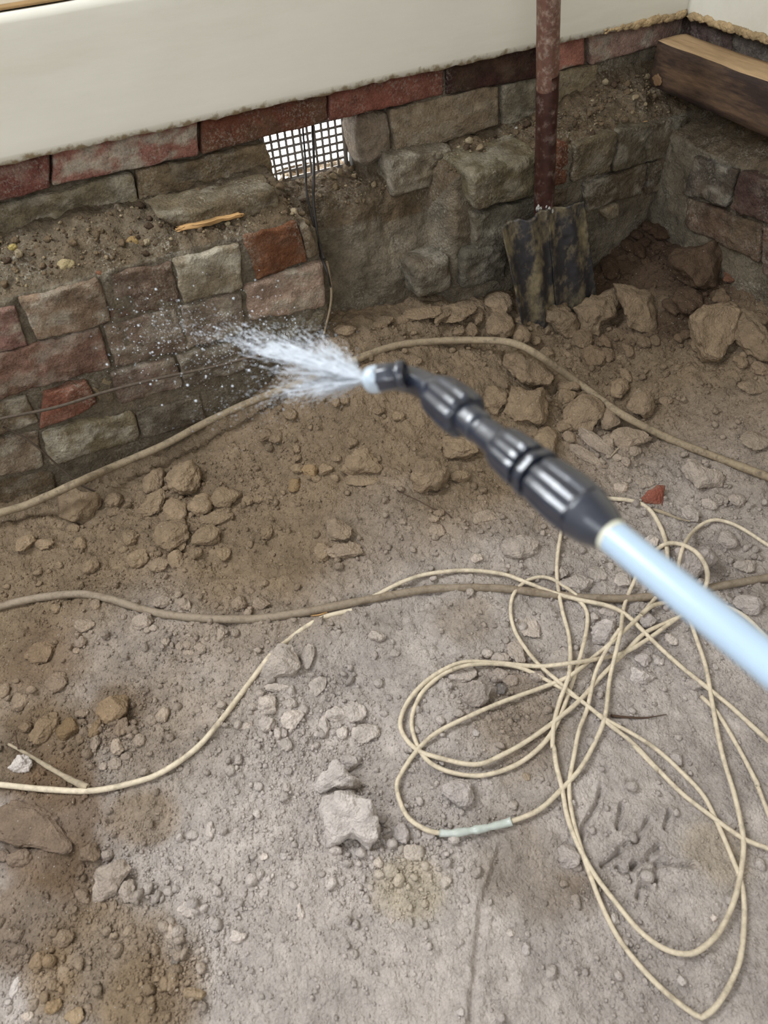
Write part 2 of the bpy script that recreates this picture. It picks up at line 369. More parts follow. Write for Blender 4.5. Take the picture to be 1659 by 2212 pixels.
def gcol(x, y):
    p = np.stack([x, y, np.zeros_like(x)], -1)
    n = fbm(p*4.2+5, 3)
    t = np.clip((-y-.42)/.55+.30*n, 0, 1); t = t*t*(3-2*t)
    brown = np.array(srgb(141, 122, 99)); grey = np.array(srgb(194, 183, 175))
    c = brown[None]*(1-t[:, None])+grey[None]*t[:, None]
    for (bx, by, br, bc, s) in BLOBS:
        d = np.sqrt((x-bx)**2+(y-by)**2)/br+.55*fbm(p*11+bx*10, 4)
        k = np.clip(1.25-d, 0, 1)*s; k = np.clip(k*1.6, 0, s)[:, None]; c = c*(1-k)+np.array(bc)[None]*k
    c = c*(1+.13*fbm(p*16, 3)[:, None])
    return c
def blob(px, py, rpx, col, s=.8):
    g = ground(px, py); return (g[0], g[1], rpx*depth_of(g)/F, srgb(*col), s)
BLOBS = [blob(60, 1990, 130, (128, 108, 86), .8), blob(230, 2090, 150, (146, 124, 96), .75), blob(330, 2180, 110, (144, 122, 95), .7),
         blob(60, 1640, 110, (118, 98, 74), .8), blob(310, 1760, 60, (140, 118, 90), .6), blob(1240, 1910, 75, (146, 128, 110), .8),
         blob(900, 1950, 70, (204, 188, 160), .6), blob(1535, 1830, 60, (196, 178, 152), .5), blob(120, 2130, 60, (152, 126, 92), .5),
         blob(100, 1790, 120, (118, 96, 74), .8), blob(90, 1420, 90, (126, 104, 82), .6), blob(250, 1530, 60, (134, 112, 88), .6),
         blob(1330, 2190, 110, (196, 184, 176), .5), blob(1010, 1350, 60, (142, 122, 98), .4), blob(1120, 1540, 120, (150, 132, 112), .6),
         blob(1450, 540, 230, (86, 68, 53), .9), blob(1600, 500, 200, (76, 60, 48), .9), blob(1130, 1830, 120, (160, 144, 128), .6)]  # corner blobs: dark soil, with the corner's shade put into its colour
xs = np.concatenate([np.linspace(-3.05, -1.9, 40, endpoint=False), np.arange(-1.9, .03, .0021), [.06, .12]])
ys = np.concatenate([np.linspace(-3.25, -1.45, 60, endpoint=False), np.arange(-1.45, -.055, .0021), np.linspace(-.05, .06, 12)])
X, Y = np.meshgrid(xs, ys, indexing='ij'); X = X.ravel(); Y = Y.ravel()
Z = np.concatenate([terr_full(X[i:i+200000], Y[i:i+200000]) for i in range(0, len(X), 200000)])
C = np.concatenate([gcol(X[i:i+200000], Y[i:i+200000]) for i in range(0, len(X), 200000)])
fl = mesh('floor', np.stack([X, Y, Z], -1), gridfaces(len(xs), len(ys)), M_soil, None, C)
tag(fl, 'bare dusty earth floor under the lifted floorboards', 'ground', None, 'structure')

# ------------------------------------------------------------------ brick walls
DIRT = np.array(srgb(102, 87, 68)); MORT = np.array(srgb(116, 106, 90))
def loft(st, segs, axis, lo, hi, res, seed, dark=1.0):
    st = sorted(st, key=lambda s: s[0]); xs_ = np.arange(lo, hi, res); K = len(st[0][1])
    pts = np.array([s[1] for s in st], float); sx = np.array([s[0] for s in st])
    prof = np.stack([np.stack([np.interp(xs_, sx, pts[:, k, c]) for c in (0, 1)], -1) for k in range(K)], 1)
    rows = []
    for k in range(K-1):
        t = np.linspace(0, 1, segs[k], endpoint=False)[None, :, None]
        rows.append(prof[:, k:k+1]*(1-t)+prof[:, k+1:k+2]*t)
    rows.append(prof[:, -1:]); G = np.concatenate(rows, 1)
    nx, nv = G.shape[:2]; a = np.repeat(xs_, nv); b = G[..., 0].ravel(); z = G[..., 1].ravel()
    P = np.stack([a, b, z], -1)
    n = fbm(P*16+seed, 3)*.008+fbm(P*60+seed, 3)*.0035+fbm(P*170+seed, 2)*.0013
    led = np.zeros((nx, nv)); s1 = segs[0]; led[:, s1:s1+segs[1]+segs[2]] = 1; led = led.ravel()
    peb = (pebble(P[:, :2]*np.array([1, 1]), .016, seed)*.7+pebble(P[:, :2], .008, seed+3)*.7)*led
    up_ = segs[0]
    P[:, 1] -= n*np.where(led > 0, .8, .8); P[:, 2] += n*led+peb
    c = MORT[None]*(1+.25*fbm(P*22+seed, 3)[:, None]); dd = np.clip(led*.9+.5*fbm(P*9+seed+5, 3), 0, 1)[:, None]
    c = (c*(1-dd)+DIRT[None]*(1+.2*fbm(P*40, 2)[:, None])*dd)*dark
    if axis == 'y': P = P[:, [1, 0, 2]]
    return P, gridfaces(nx, nv), c, G
wa = Acc()
Lw = [(.05, .62), (.048, .495), (-.05, .475), (-.102, .447), (-.104, .30), (-.104, -.08)]
Rw = [(.048, .62), (.046, .47), (-.04, .462), (-.095, .445), (-.095, .3), (-.098, -.08)]
Cw = [(.042, .62), (.03, .52), (-.03, .485), (-.09, .447), (-.095, .3), (-.098, -.08)]
st = [(-3.2, Lw), (-.905, Lw),
      (-.896, [(.14, .62), (.14, .432), (.0, .435), (-.098, .435), (-.098, .30), (-.098, -.08)]),
      (-.868, [(.14, .62), (.14, .432), (.0, .43), (-.09, .42), (-.095, .30), (-.098, -.08)]),
      (-.850, [(.14, .62), (.14, .432), (.01, .425), (-.01, .37), (-.04, .26), (-.08, -.08)]),
      (-.705, [(.14, .62), (.14, .43), (.01, .42), (-.01, .36), (-.05, .25), (-.09, -.08)]),
      (-.698, [(.05, .62), (.05, .44), (.0, .41), (-.01, .35), (-.05, .25), (-.09, -.08)]),
      (-.60, [(.035, .62), (.032, .45), (.0, .41), (-.01, .35), (-.05, .25), (-.10, -.08)]),
      (-.575, [(.035, .62), (.032, .455), (-.03, .455), (-.085, .44), (-.09, .3), (-.10, -.08)]),
      (-.30, Rw), (-.18, Cw), (.10, Cw)]
P, Fq, c, G = loft(st, [26, 22, 16, 34, 90], 'x', -3.05, .06, .0042, 3)
cen = P[Fq].mean(1)
LEDGE = P.reshape(G.shape[0], G.shape[1], 3)[:, 34:62].reshape(-1, 3); LEDGE = LEDGE[(LEDGE[:, 0] > -1.75) & (LEDGE[:, 0] < 0) & (LEDGE[:, 2] > .40)]
keep = ~((cen[:, 0] > -.893) & (cen[:, 0] < -.70) & (cen[:, 2] > .437) & (cen[:, 1] > .09))
wa.add(P, Fq[keep], c)
def brick(acc, quad, v, col, depth=.09, ax=1, r=.0035, rough=1.15, white=.35, res=.0045, dirt=.3, seed=None):
    """quad: photograph corners TL TR BR BL of the brick's face on the plane axis=v"""
    Q = np.array([onplane(px, py, ax, v) for px, py in quad])
    wdt = (np.linalg.norm(Q[1]-Q[0])+np.linalg.norm(Q[2]-Q[3]))/2; hgt = (np.linalg.norm(Q[3]-Q[0])+np.linalg.norm(Q[2]-Q[1]))/2
    V, Fc = rbox((wdt, depth, hgt), r, res)
    u = (V[:, 0]/wdt+.5)[:, None]; w = (V[:, 2]/hgt+.5)[:, None]
    P = (Q[3]*(1-u)+Q[2]*u)*(1-w)+(Q[0]*(1-u)+Q[1]*u)*w
    dd = V[:, 1]+depth/2
    P[:, ax] = v+dd
    s = (seed if seed is not None else int(abs(quad[0][0])+abs(quad[0][1]))) % 97
    edge = np.maximum(abs(V[:, 0])/(wdt/2), abs(V[:, 2])/(hgt/2))
    nz = fbm(P*26+s, 4)*.0045*rough+fbm(P*110+s, 3)*.0022*rough
    P[:, ax] -= nz*(1-.3*edge)
    P[:, 1-ax] += fbm(P*38+s+9, 3)*.003*rough*np.sign(V[:, 0])*(abs(V[:, 0]) > wdt*.4)
    P[:, 2] += fbm(P*38+s+19, 3)*.003*rough*np.sign(V[:, 2])*(abs(V[:, 2]) > hgt*.38)
    base = np.array(srgb(*col)); base = (base*.88+.12*base.mean())*np.array([1.05, .985, .90])
    c = base[None]*(.92+.26*fbm(P*14+s, 3)[:, None])
    wt = np.clip((fbm(P*np.array([30, 30, 55])+s+31, 4)-.0)*1.9, 0, 1)[:, None]*white
    c = c*(1-wt)+np.array(srgb(188, 180, 162))[None]*wt
    dt = np.clip((fbm(P*20+s+51, 4)+.15)*1.3, 0, 1)[:, None]*dirt
    c = c*(1-dt)+DIRT[None]*dt
    acc.add(P, Fc if ax == 1 else Fc[:, ::-1], c)
RED = (132, 66, 54); GREYB = (140, 128, 106); PINK = (150, 118, 104)
for q, v, col, kw in [
    ([(-140, 365), (106, 300), (108, 407), (-140, 475)], .024, (126, 78, 70), dict(depth=.1, white=.2, dirt=.1, rough=.5)),
    ([(112, 300), (427, 232), (429, 337), (114, 403)], .024, (158, 108, 98), dict(depth=.1, white=.8, dirt=.15, rough=.6)),
    ([(436, 230), (706, 160), (709, 262), (438, 335)], .024, (112, 66, 50), dict(depth=.12, white=.0, dirt=.45, rough=.5)),
    ([(712, 160), (960, 105), (958, 206), (713, 263)], .024, (132, 82, 70), dict(depth=.12, white=.0, dirt=.12, rough=.5)),
    ([(965, 105), (1203, 50), (1204, 158), (966, 206)], .024, (68, 46, 42), dict(depth=.1, white=.05, dirt=.3, rough=.6)),
    ([(1209, 50), (1264, 40), (1264, 139), (1208, 154)], .024, (176, 120, 106), dict(depth=.1, white=.85, dirt=.0, rough=.7)),
    ([(1271, 38), (1490, -10), (1470, 85), (1276, 141)], .024, (158, 130, 120), dict(depth=.1, white=.6, dirt=.3, rough=.5)),
    # second course
    ([(-140, 478), (286, 376), (300, 440), (-140, 552)], .034, (136, 128, 106), dict(white=.5, dirt=.35)),
    ([(291, 372), (578, 312), (597, 398), (305, 442)], .034, (128, 112, 88), dict(depth=.11, white=.25, dirt=.45)),
    ([(500, 395), (585, 375), (596, 402), (505, 425)], .030, (122, 74, 68), dict(depth=.02, white=.5, dirt=.3, r=.008)),
    ([(768, 258), (850, 238), (850, 342), (785, 372)], .030, (128, 116, 102), dict(depth=.11, white=.2, dirt=.3, r=.02)),
    ([(843, 240), (1076, 185), (1079, 272), (856, 342)], .026, (138, 124, 104), dict(white=.25, dirt=.3)),
    ([(1084, 186), (1200, 155), (1204, 250), (1088, 274)], .028, (134, 128, 112), dict(white=.45, dirt=.3)),
    ([(1206, 155), (1291, 140), (1287, 205), (1210, 268)], .024, (136, 124, 100), dict(white=.2, dirt=.35)),
    ([(1296, 150), (1400, 110), (1398, 170), (1296, 200)], .040, (112, 98, 76), dict(white=.1, dirt=.6)),
    # mortar step on the ledge
    ([(330, 470), (598, 410), (608, 455), (400, 500)], -.070, (118, 106, 84), dict(depth=.08, white=.3, dirt=.5, r=.008)),
    # third course, right side
    ([(846, 347), (978, 322), (981, 390), (850, 428)], -.018, (126, 118, 102), dict(white=.4, dirt=.3, rough=1.6)),
    ([(1020, 378), (1172, 330), (1172, 420), (1026, 458)], -.125, (110, 102, 80), dict(depth=.12, white=.25, dirt=.5, r=.008, rough=1.5)),
    ([(1200, 300), (1234, 312), (1228, 398), (1192, 410)], -.10, (122, 76, 54), dict(white=.05, dirt=.3, r=.012)),
    ([(1246, 312), (1334, 288), (1322, 372), (1238, 394)], -.11, (104, 94, 74), dict(white=.25, dirt=.5)),
    ([(1338, 288), (1486, 252), (1486, 326), (1328, 372)], -.108, (104, 96, 80), dict(white=.3, dirt=.5)),  # corner bricks: dirty tone, plus the corner's shade put into their colours
    ([(1180, 415), (1226, 408), (1222, 440), (1180, 452)], -.10, (110, 98, 82), dict(white=.1)),
    ([(1264, 398), (1400, 356), (1390, 420), (1268, 458)], -.108, (98, 88, 72), dict(white=.4, dirt=.5)),
    ([(1404, 354), (1490, 330), (1474, 408), (1398, 420)], -.108, (92, 82, 68), dict(white=.3, dirt=.5)),
    ([(1300, 455), (1345, 440), (1342, 472), (1310, 480)], -.115, (136, 124, 102), dict(white=.3, dirt=.3, r=.012)),
    ([(1026, 466), (1172, 424), (1172, 500), (1030, 545)], -.112, (106, 102, 90), dict(white=.4, dirt=.4)),
    ([(1002, 552), (1100, 520), (1096, 606), (1002, 628)], -.118, (92, 88, 78), dict(white=.3, dirt=.3, r=.012)),
    ([(892, 578), (976, 552), (980, 628), (898, 650)], -.098, (116, 110, 98), dict(white=.3, dirt=.6, r=.015)),
    ([(850, 440), (990, 425), (1015, 540), (870, 560)], .02, (98, 84, 66), dict(white=.1, dirt=.7, r=.03, rough=2)),
    # lower left wall: first row under the ledge
    ([(-140, 712), (34, 662), (62, 748), (-140, 800)], -.112, (146, 112, 104), dict(white=.6, dirt=.35)),
    ([(42, 652), (212, 602), (238, 696), (84, 735)], -.114, (140, 120, 102), dict(white=.55, dirt=.35)),
    ([(217, 598), (372, 566), (393, 655), (243, 692)], -.106, (116, 96, 86), dict(white=.15, dirt=.4)),
    ([(376, 566), (520, 530), (528, 622), (397, 655)], -.114, (150, 140, 120), dict(white=.7, dirt=.3)),
    ([(526, 512), (644, 480), (664, 567), (552, 606)], -.112, (120, 78, 52), dict(white=.08, dirt=.3)),
    ([(646, 494), (668, 486), (692, 548), (667, 562)], -.11, (126, 112, 92), dict(white=.2)),
    # second row
    ([(-140, 806), (210, 706), (240, 797), (-140, 898)], -.112, (134, 104, 92), dict(white=.4, dirt=.35)),
    ([(222, 704), (384, 666), (402, 758), (248, 795)], -.110, (132, 116, 104), dict(white=.4, dirt=.35)),
    ([(390, 664), (522, 632), (532, 718), (406, 757)], -.112, (146, 134, 122), dict(white=.6, dirt=.25)),
    ([(527, 618), (702, 566), (706, 664), (538, 700)], -.116, (168, 146, 132), dict(white=.6, dirt=.15, r=.01)),
    ([(540, 704), (706, 668), (700, 715), (552, 760)], -.110, (126, 120, 102), dict(white=.4, dirt=.5, r=.012)),
    # third row
    ([(-140, 905), (60, 856), (84, 918), (-140, 975)], -.112, (128, 114, 94), dict(white=.6, dirt=.35)),
    ([(92, 850), (186, 822), (214, 876), (86, 932)], -.114, (146, 96, 78), dict(white=.1, dirt=.2)),
    ([(192, 822), (234, 808), (252, 852), (212, 868)], -.108, (150, 132, 98), dict(white=.3, dirt=.2)),
    ([(240, 805), (376, 772), (396, 838), (262, 874)], -.112, (136, 118, 108), dict(white=.5, dirt=.3)),
    ([(382, 770), (536, 732), (545, 796), (400, 838)], -.112, (126, 116, 104), dict(white=.5, dirt=.3)),
    # fourth row and footing
    ([(-140, 985), (80, 930), (98, 1010), (-140, 1060)], -.112, (130, 116, 100), dict(white=.55, dirt=.4)),
    ([(86, 938), (288, 888), (306, 952), (110, 1010)], -.116, (142, 132, 108), dict(white=.75, dirt=.3, r=.01)),
    ([(294, 892), (430, 852), (446, 905), (312, 948)], -.112, (116, 108, 96), dict(white=.3, dirt=.35)),
    ([(-140, 1066), (110, 1018), (130, 1075), (-140, 1150)], -.108, (110, 96, 76), dict(white=.3, dirt=.6)),
]:
    brick(wa, q, v, col, **kw)
wo = wa.build('wall_back', M_brick); tag(wo, 'old brick foundation wall with vent opening', 'wall', None, 'structure')
wb = Acc()
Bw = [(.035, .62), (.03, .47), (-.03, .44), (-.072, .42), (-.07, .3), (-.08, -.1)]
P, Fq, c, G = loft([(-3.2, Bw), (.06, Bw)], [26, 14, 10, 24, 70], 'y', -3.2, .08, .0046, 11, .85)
wb.add(P, Fq[:, ::-1], c)
for q, v, col, kw in [
    ([(1462, 15), (1580, 45), (1577, 122), (1462, 90)], .026, (104, 86, 84), dict(white=.1, dirt=.2)),
    ([(1584, 46), (1780, 95), (1780, 175), (1581, 123)], .026, (112, 104, 100), dict(white=.2, dirt=.2)),
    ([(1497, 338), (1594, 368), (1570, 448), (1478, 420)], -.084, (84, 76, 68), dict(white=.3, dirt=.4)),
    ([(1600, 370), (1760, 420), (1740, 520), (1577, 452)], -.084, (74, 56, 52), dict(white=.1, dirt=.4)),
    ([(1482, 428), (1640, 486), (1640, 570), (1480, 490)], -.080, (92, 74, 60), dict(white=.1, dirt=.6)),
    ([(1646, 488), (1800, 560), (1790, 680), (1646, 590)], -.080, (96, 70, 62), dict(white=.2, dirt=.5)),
]:
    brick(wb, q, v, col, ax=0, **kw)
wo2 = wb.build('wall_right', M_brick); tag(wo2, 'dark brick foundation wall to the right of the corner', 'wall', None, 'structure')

# worn, dirty lower edge of the painted boards
N_, L_ = M_white.node_tree.nodes, M_white.node_tree.links; b_ = N_['Principled BSDF']; old = b_.inputs['Base Color'].links[0].from_socket
g_ = N_.new('ShaderNodeNewGeometry'); sx_ = N_.new('ShaderNodeSeparateXYZ'); L_.new(g_.outputs['Position'], sx_.inputs[0])
mr_ = N_.new('ShaderNodeMapRange'); mr_.inputs[1].default_value = .628; mr_.inputs[2].default_value = .600; L_.new(sx_.outputs[2], mr_.inputs[0])
nn_ = N_.new('ShaderNodeTexNoise'); nn_.inputs['Scale'].default_value = 70; nn_.inputs['Detail'].default_value = 8; L_.new(g_.outputs['Position'], nn_.inputs['Vector'])
ma_ = N_.new('ShaderNodeMath'); ma_.operation = 'MULTIPLY'; L_.new(mr_.outputs[0], ma_.inputs[0]); L_.new(nn_.outputs[0], ma_.inputs[1])
m4_ = N_.new('ShaderNodeMapRange'); m4_.inputs[1].default_value = .36; m4_.inputs[2].default_value = .5; L_.new(ma_.outputs[0], m4_.inputs[0])
mx_ = N_.new('ShaderNodeMix'); mx_.data_type = 'RGBA'; mx_.inputs[7].default_value = (*srgb(156, 140, 112), 1)
L_.new(m4_.outputs[0], mx_.inputs[0]); L_.new(old, mx_.inputs[6]); L_.new(mx_.outputs[2], b_.inputs['Base Color'])
# baseboards, plaster and the rest of the room
def boxmesh(name, lo, hi, r, res, mat, nz=0.0, parent=None):
    lo = np.array(lo, float); hi = np.array(hi, float); V, Fc = rbox(tuple(hi-lo), r, res); V = V+(lo+hi)/2
    if nz: V[:, 2] += nz*fbm(V*np.array([60, 60, 8]), 3)*(V[:, 2] < lo[2]+.01); V += (nz*.25*fbm(V*9, 2))[:, None]
    return mesh(name, V, Fc, mat, parent)
b1 = boxmesh('baseboard_back', (-3.0, 0, .6), (.02, .019, .785), .0025, .012, M_white, .0022); tag(b1, kind='structure')
b2 = boxmesh('baseboard_right', (0, -3.2, .6), (.019, .0, .785), .0025, .012, M_white, .0022); tag(b2, kind='structure')
tag(b1, 'cream painted skirting board above the brick footing'); tag(b2, 'cream skirting board right of the corner')
t1 = boxmesh('trim_1', (-3.0, .006, .7865), (0, .028, .7905), .001, .02, flatmat('brown_gap', srgb(140, 112, 74), rough=.9)); tag(t1, kind='structure')
def quadwall(name, pts, mat):
    o = mesh(name, np.array(pts, float), np.array([[0, 1, 2, 3]]), mat, smooth=False)
    o['kind'] = 'structure'; return o
def slab(name, lo, hi, mat):
    V, Fc = cubegrid(1, 1, 1); V = V*(np.array(hi)-np.array(lo))/2+(np.array(hi)+np.array(lo))/2
    o = mesh(name, V, Fc, mat, smooth=False); o['kind'] = 'structure'; return o
slab('wall_back_upper', (-3.1, .024, .787), (.1, .12, 2.6), M_plaster)
slab('wall_back_core', (-3.1, .05, .60), (.12, .14, .80), M_room); slab('wall_right_core', (.06, -3.3, .58), (.14, .14, .80), M_room)
slab('wall_right_upper', (.024, -3.3, .787), (.12, .02, 2.6), M_plaster)
slab('wall_left', (-3.12, -3.3, -.1), (-3.0, .12, 2.6), M_room)
slab('wall_front', (-3.0, -3.32, -.1), (.1, -3.2, 2.6), M_room)
slab('ceiling', (-3.12, -3.32, 2.6), (.12, .12, 2.7), M_room)
# mastic crust along the skirting near the corner
ac = Acc()
for (p0, p1, ax_, n) in [((-.20, -.001, .603), (-.004, -.001, .603), 0, 70), ((-.001, -.012, .603), (-.001, -.5, .603), 1, 150)]:
    for k in range(n):
        t = (k+rng.random())/n; c0 = np.array(p0)*(1-t)+np.array(p1)*t
        V, Fc = ico(2); s = (.0035+.005*rng.random())*(1 if ax_ else min(1, .3+t*1.5)); sc = np.array([1.5, .55, .8]) if ax_ == 0 else np.array([.55, 1.5, .8])
        V = V*(1+.35*fbm(V*2+k, 3))[:, None]*s*sc+c0+np.array([0, 0, (rng.random()-.3)*.007])
        ac.add(V, Fc, np.array(srgb(176, 152, 116))*(.85+.3*rng.random()))
mo = ac.build('trim_2', M_glue); tag(mo, 'crumbly tan mastic along the bottom of the skirting', kind='structure')

# ------------------------------------------------------------------ vent grille
ctr = (-.802, .105, .43)
vg = empty('vent_grille', ctr, 'square mesh metal air vent letting daylight through the brick wall', 'vent')
x0, x1, z0 = -.884, -.722, .432; pitch = .01475
gv = Acc()
def bar(acc, lo, hi, r=.0008, c=(.5, .5, .5)):
    lo = np.array(lo); hi = np.array(hi); V, Fc = rbox(tuple(hi-lo), min(r, (hi-lo).min()*.45), 1.0); acc.add(V+(lo+hi)/2, Fc, c)
for k in range(12): bar(gv, (x0+k*pitch-.0026, .103, z0), (x0+k*pitch+.0026, .107, z0+.11))
for k in range(8): bar(gv, (x0, .1035, z0+k*pitch-.0026), (x1, .1065, z0+k*pitch+.0026))
g = gv.build('mesh_panel', M_grille, vg); g.data.transform(Matrix.Translation(-Vector(ctr)))
gv = Acc(); bar(gv, (x0-.008, .101, z0-.008), (x1+.004, .110, z0)); bar(gv, (x1-.002, .101, z0), (x1+.006, .110, z0+.125)); bar(gv, (x0-.009, .101, z0), (x0-.002, .110, z0+.125)); bar(gv, (x0-.009, .101, z0+.110), (x1+.004, .110, z0+.125))
g = gv.build('frame', M_grille, vg); g.data.transform(Matrix.Translation(-Vector(ctr)))
gv = Acc(); bar(gv, (x1+.009, .098, z0-.004), (x1+.0155, .112, z0+.125))
g = gv.build('side_flange', M_chip, vg); g.data.transform(Matrix.Translation(-Vector(ctr))); g['label'] = 'pale metal side flange'

# ------------------------------------------------------------------ steel pipe, fibre sheets, timber bearer
top = onplane(1186, -60, 1, -.155); mid = onplane(1182, 200, 1, -.150); bot = onplane(1173, 520, 1, -.146); bot2 = bot+(bot-mid)*.75
pr_ = empty('steel_pipe', tuple(bot2), 'rusty steel pipe standing upright against the brick wall', 'pipe')
rp = .5*50*depth_of(mid)/F
dirv = (top-mid); P_ = np.linspace(top+dirv*1.2, mid, 60)
V, Fc = tube(P_, rp*(.955+.02*fbm(P_*40, 2)), 28); part(pr_, 'upper_pipe', V, tri_fix(Fc), M_pipe)
P_ = np.vstack([np.linspace(mid+(mid-bot)*.1, bot, 70), np.linspace(bot, bot2, 30)[1:]])
V, Fc = tube(P_, rp*(.97+.03*fbm(P_*30, 2)), 28); part(pr_, 'lower_sleeve', V, tri_fix(Fc), M_pipe2, label='dark maroon painted lower sleeve')
ac = Acc()
for k in range(40):
    t = rng.random(); c0 = mid*(1-t)*.3+bot*(1-.3*(1-t))+np.array([0, 0, 0]); a = math.radians(rng.uniform(190, 300)); c0 = c0+np.array([math.cos(a), math.sin(a), 0])*rp*.98
    V, Fc = ico(2); ac.add(V*(1+.4*fbm(V*2+k, 2))[:, None]*rng.uniform(.001, .0035)*np.array([1, .8, 1.5])+c0-np.array(pr_.location), Fc, np.array(srgb(190, 186, 178)))
ac.build('paint_drips', M_clod, pr_)
def panel(name, quad, ys_, label, corr, thick, mat, grp=None):
    Q = np.array([onplane(px, py, 1, y_) for (px, py), y_ in zip(quad, ys_)]); nu, nv = 46, 90
    u, w = np.meshgrid(np.linspace(0, 1, nu), np.linspace(0, 1, nv), indexing='ij')
    u_ = u.ravel()[:, None]; w_ = w.ravel()[:, None]
    P = (Q[0]*(1-u_)+Q[1]*u_)*(1-w_)+(Q[3]*(1-u_)+Q[2]*u_)*w_
    P[:, 1] -= corr*np.cos(u.ravel()*2*math.pi*1.5+.8)+.0015*fbm(P*40, 3)
    P[:, 2] += .004*fbm(np.stack([u.ravel()*9, u.ravel()*0, u.ravel()*0], -1)+corr*900, 2)*(1-w.ravel())
    Fa = gridfaces(nu, nv); Pb = P.copy(); Pb[:, 1] += thick; n = len(P); a = np.arange(n).reshape(nu, nv)
    e = np.concatenate([a[:, 0], a[-1, 1:], a[::-1, -1][1:], a[0, ::-1][1:-1]]); e2 = np.roll(e, -1)
    Fs = np.stack([e, e2, e2+n, e+n], -1)
    o = mesh(name, np.vstack([P, Pb]), np.vstack([Fa[:, ::-1], Fa+n, Fs]), mat, None, None)
    return tag(o, label, 'sheet', grp)
panel('fibre_sheet', [(1083, 490), (1186, 458), (1206, 720), (1135, 735)], (-.178, -.178, -.205, -.205), 'dark ridged fibre sheet left of the pipe foot, flaking and stained', .007, .006, M_slate)
panel('fibre_sheet', [(1180, 456), (1264, 436), (1294, 665), (1205, 700)], (-.170, -.170, -.200, -.200), 'fibre sheet with tan crust, standing right of the pipe foot', .004, .006, M_slate)
# timber bearer along the right wall
tb = empty('timber_bearer', (-.065, -.3, .5), 'sawn timber bearer lying along the right-hand brick wall, knot near its end', 'beam')
lo = np.array([-.102, -1.9, .502]); hi = np.array([-.028, -.036, .583]); V, Fc = rbox(tuple(hi-lo), .004, .016); V = V+(lo+hi)/2
V += (.0012*fbm(V*np.array([60, 12, 60]), 3))[:, None]; V[:, 0] += .006*np.clip((V[:, 1]+.10)/.06, 0, 1)**2
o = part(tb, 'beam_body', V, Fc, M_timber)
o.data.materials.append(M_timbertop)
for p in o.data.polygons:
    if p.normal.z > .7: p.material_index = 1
V, Fc = ico(3); kn = onplane(1419, 172, 0, -.1035); V2 = V*np.array([.0009, .013, .010])*(1+.3*fbm(V*2, 2))[:, None]+kn
part(tb, 'knot', V2, Fc, flatmat('knot_wood', srgb(112, 86, 60), rough=.8, namp=.3, nscale=200))
# small old nail-like dark hook in the corner
# ------------------------------------------------------------------ cables
DEFER = []
def cable(*a, **k): DEFER.append((a, k))
def cable_now(name, pl, rpx, mat, label, lift=.004, group=None, sag=0, parent=None, cat='cable', rad=None, seg=10, world=None, step=.006, wob=.0):
    pts = []
    for q in pl:
        lf = q[2] if len(q) > 2 else lift
        pts.append(ground(q[0], q[1], min(lf, .009) if lf < .03 else lf, ROCKTOPS))
    if world is not None: pts = world
    elif len(pts) > 3 and name != 'thick_cable':
        pts = [np.array(p) for p in pts]
    P = smooth_path(pts, step)
    if rad is None: rad = np.mean([rpx*depth_of(p)/F for p in pts])/2
    if wob: P = P+wob*np.stack([fbm(P*30+k*7, 2) for k in range(3)], -1)
    Rr = rad*(1+.06*fbm(P*60, 2))
    V, Fc = tube(P, Rr, seg)
    if parent: return part(parent, name, V, tri_fix(Fc), mat)
    o = mesh(name, V, tri_fix(Fc), mat)
    return tag(o, label, cat, group)
S = .5178
def q3(l): return [(800+S*a[0], 1100+S*a[1]) + tuple(a[2:]) for a in l]
def q4(l): return [(800+S*a[0], 1600+S*a[1]) + tuple(a[2:]) for a in l]
THIN = 9.6
cable('thick_cable', [(-420, 1480), (-200, 1385), (-60, 1330), (0, 1310), (80, 1292), (170, 1283), (240, 1295), (330, 1322), (430, 1335), (540, 1337), (640, 1325), (760, 1302), (860, 1283), (950, 1271), (1080, 1271), (1200, 1285), (1300, 1293), (1400, 1290), (1480, 1280), (1560, 1265), (1659, 1248), (1760, 1230), (1950, 1200)],
      17.5, M_cable_thick, 'thick dusty grey sheathed cable crossing the middle of the floor from edge to edge', lift=.006)
cable('thick_cable', [(-400, 1240, .01), (-200, 1168, .02), (-90, 1135, .03), (0, 1108, .03), (60, 1090, .035), (150, 1050, .04), (250, 1006, .045), (350, 963, .05), (440, 915, .05), (530, 873, .045), (600, 845, .03), (680, 815, .02), (760, 780, .015), (850, 748, .012), (940, 737, .02), (1040, 735, .03), (1110, 742, .03), (1170, 772, .025), (1260, 835, .02), (1340, 893, .015), (1440, 945, .01), (1540, 985, .008), (1659, 1030, .008), (1760, 1070, .008), (1950, 1150, .008)],
      17, M_cable_back, 'thick tan twin cable arching past the foot of the brick wall', lift=.01)
cable('thin_cable', [(-400, 1640), (-200, 1668), (-60, 1690), (0, 1695), (100, 1705), (200, 1708), (290, 1690), (350, 1668), (420, 1620), (470, 1565), (520, 1500), (550, 1460, .004), (585, 1415, .002), (620, 1385, .001), (660, 1355, .0005), (700, 1333, .0), (760, 1318, -.002)],
      12, M_cable, 'thin cream cable curving in from the left edge and sinking into the dust', lift=.006)
cable('thin_cable', q3([(1330, 430), (1280, 455), (1160, 540), (1060, 598), (960, 622), (850, 640), (700, 655), (520, 640), (380, 640), (270, 690), (180, 770), (130, 860), (132, 930), (190, 1000), (280, 1035), (440, 1065), (560, 1020), (680, 950), (800, 860), (880, 790), (960, 700), (1060, 600), (1140, 520), (1220, 480), (1300, 445), (1360, 420)]),
      THIN, M_cable, 'outermost thin cream cable loop at the left of the tangle', lift=.016)
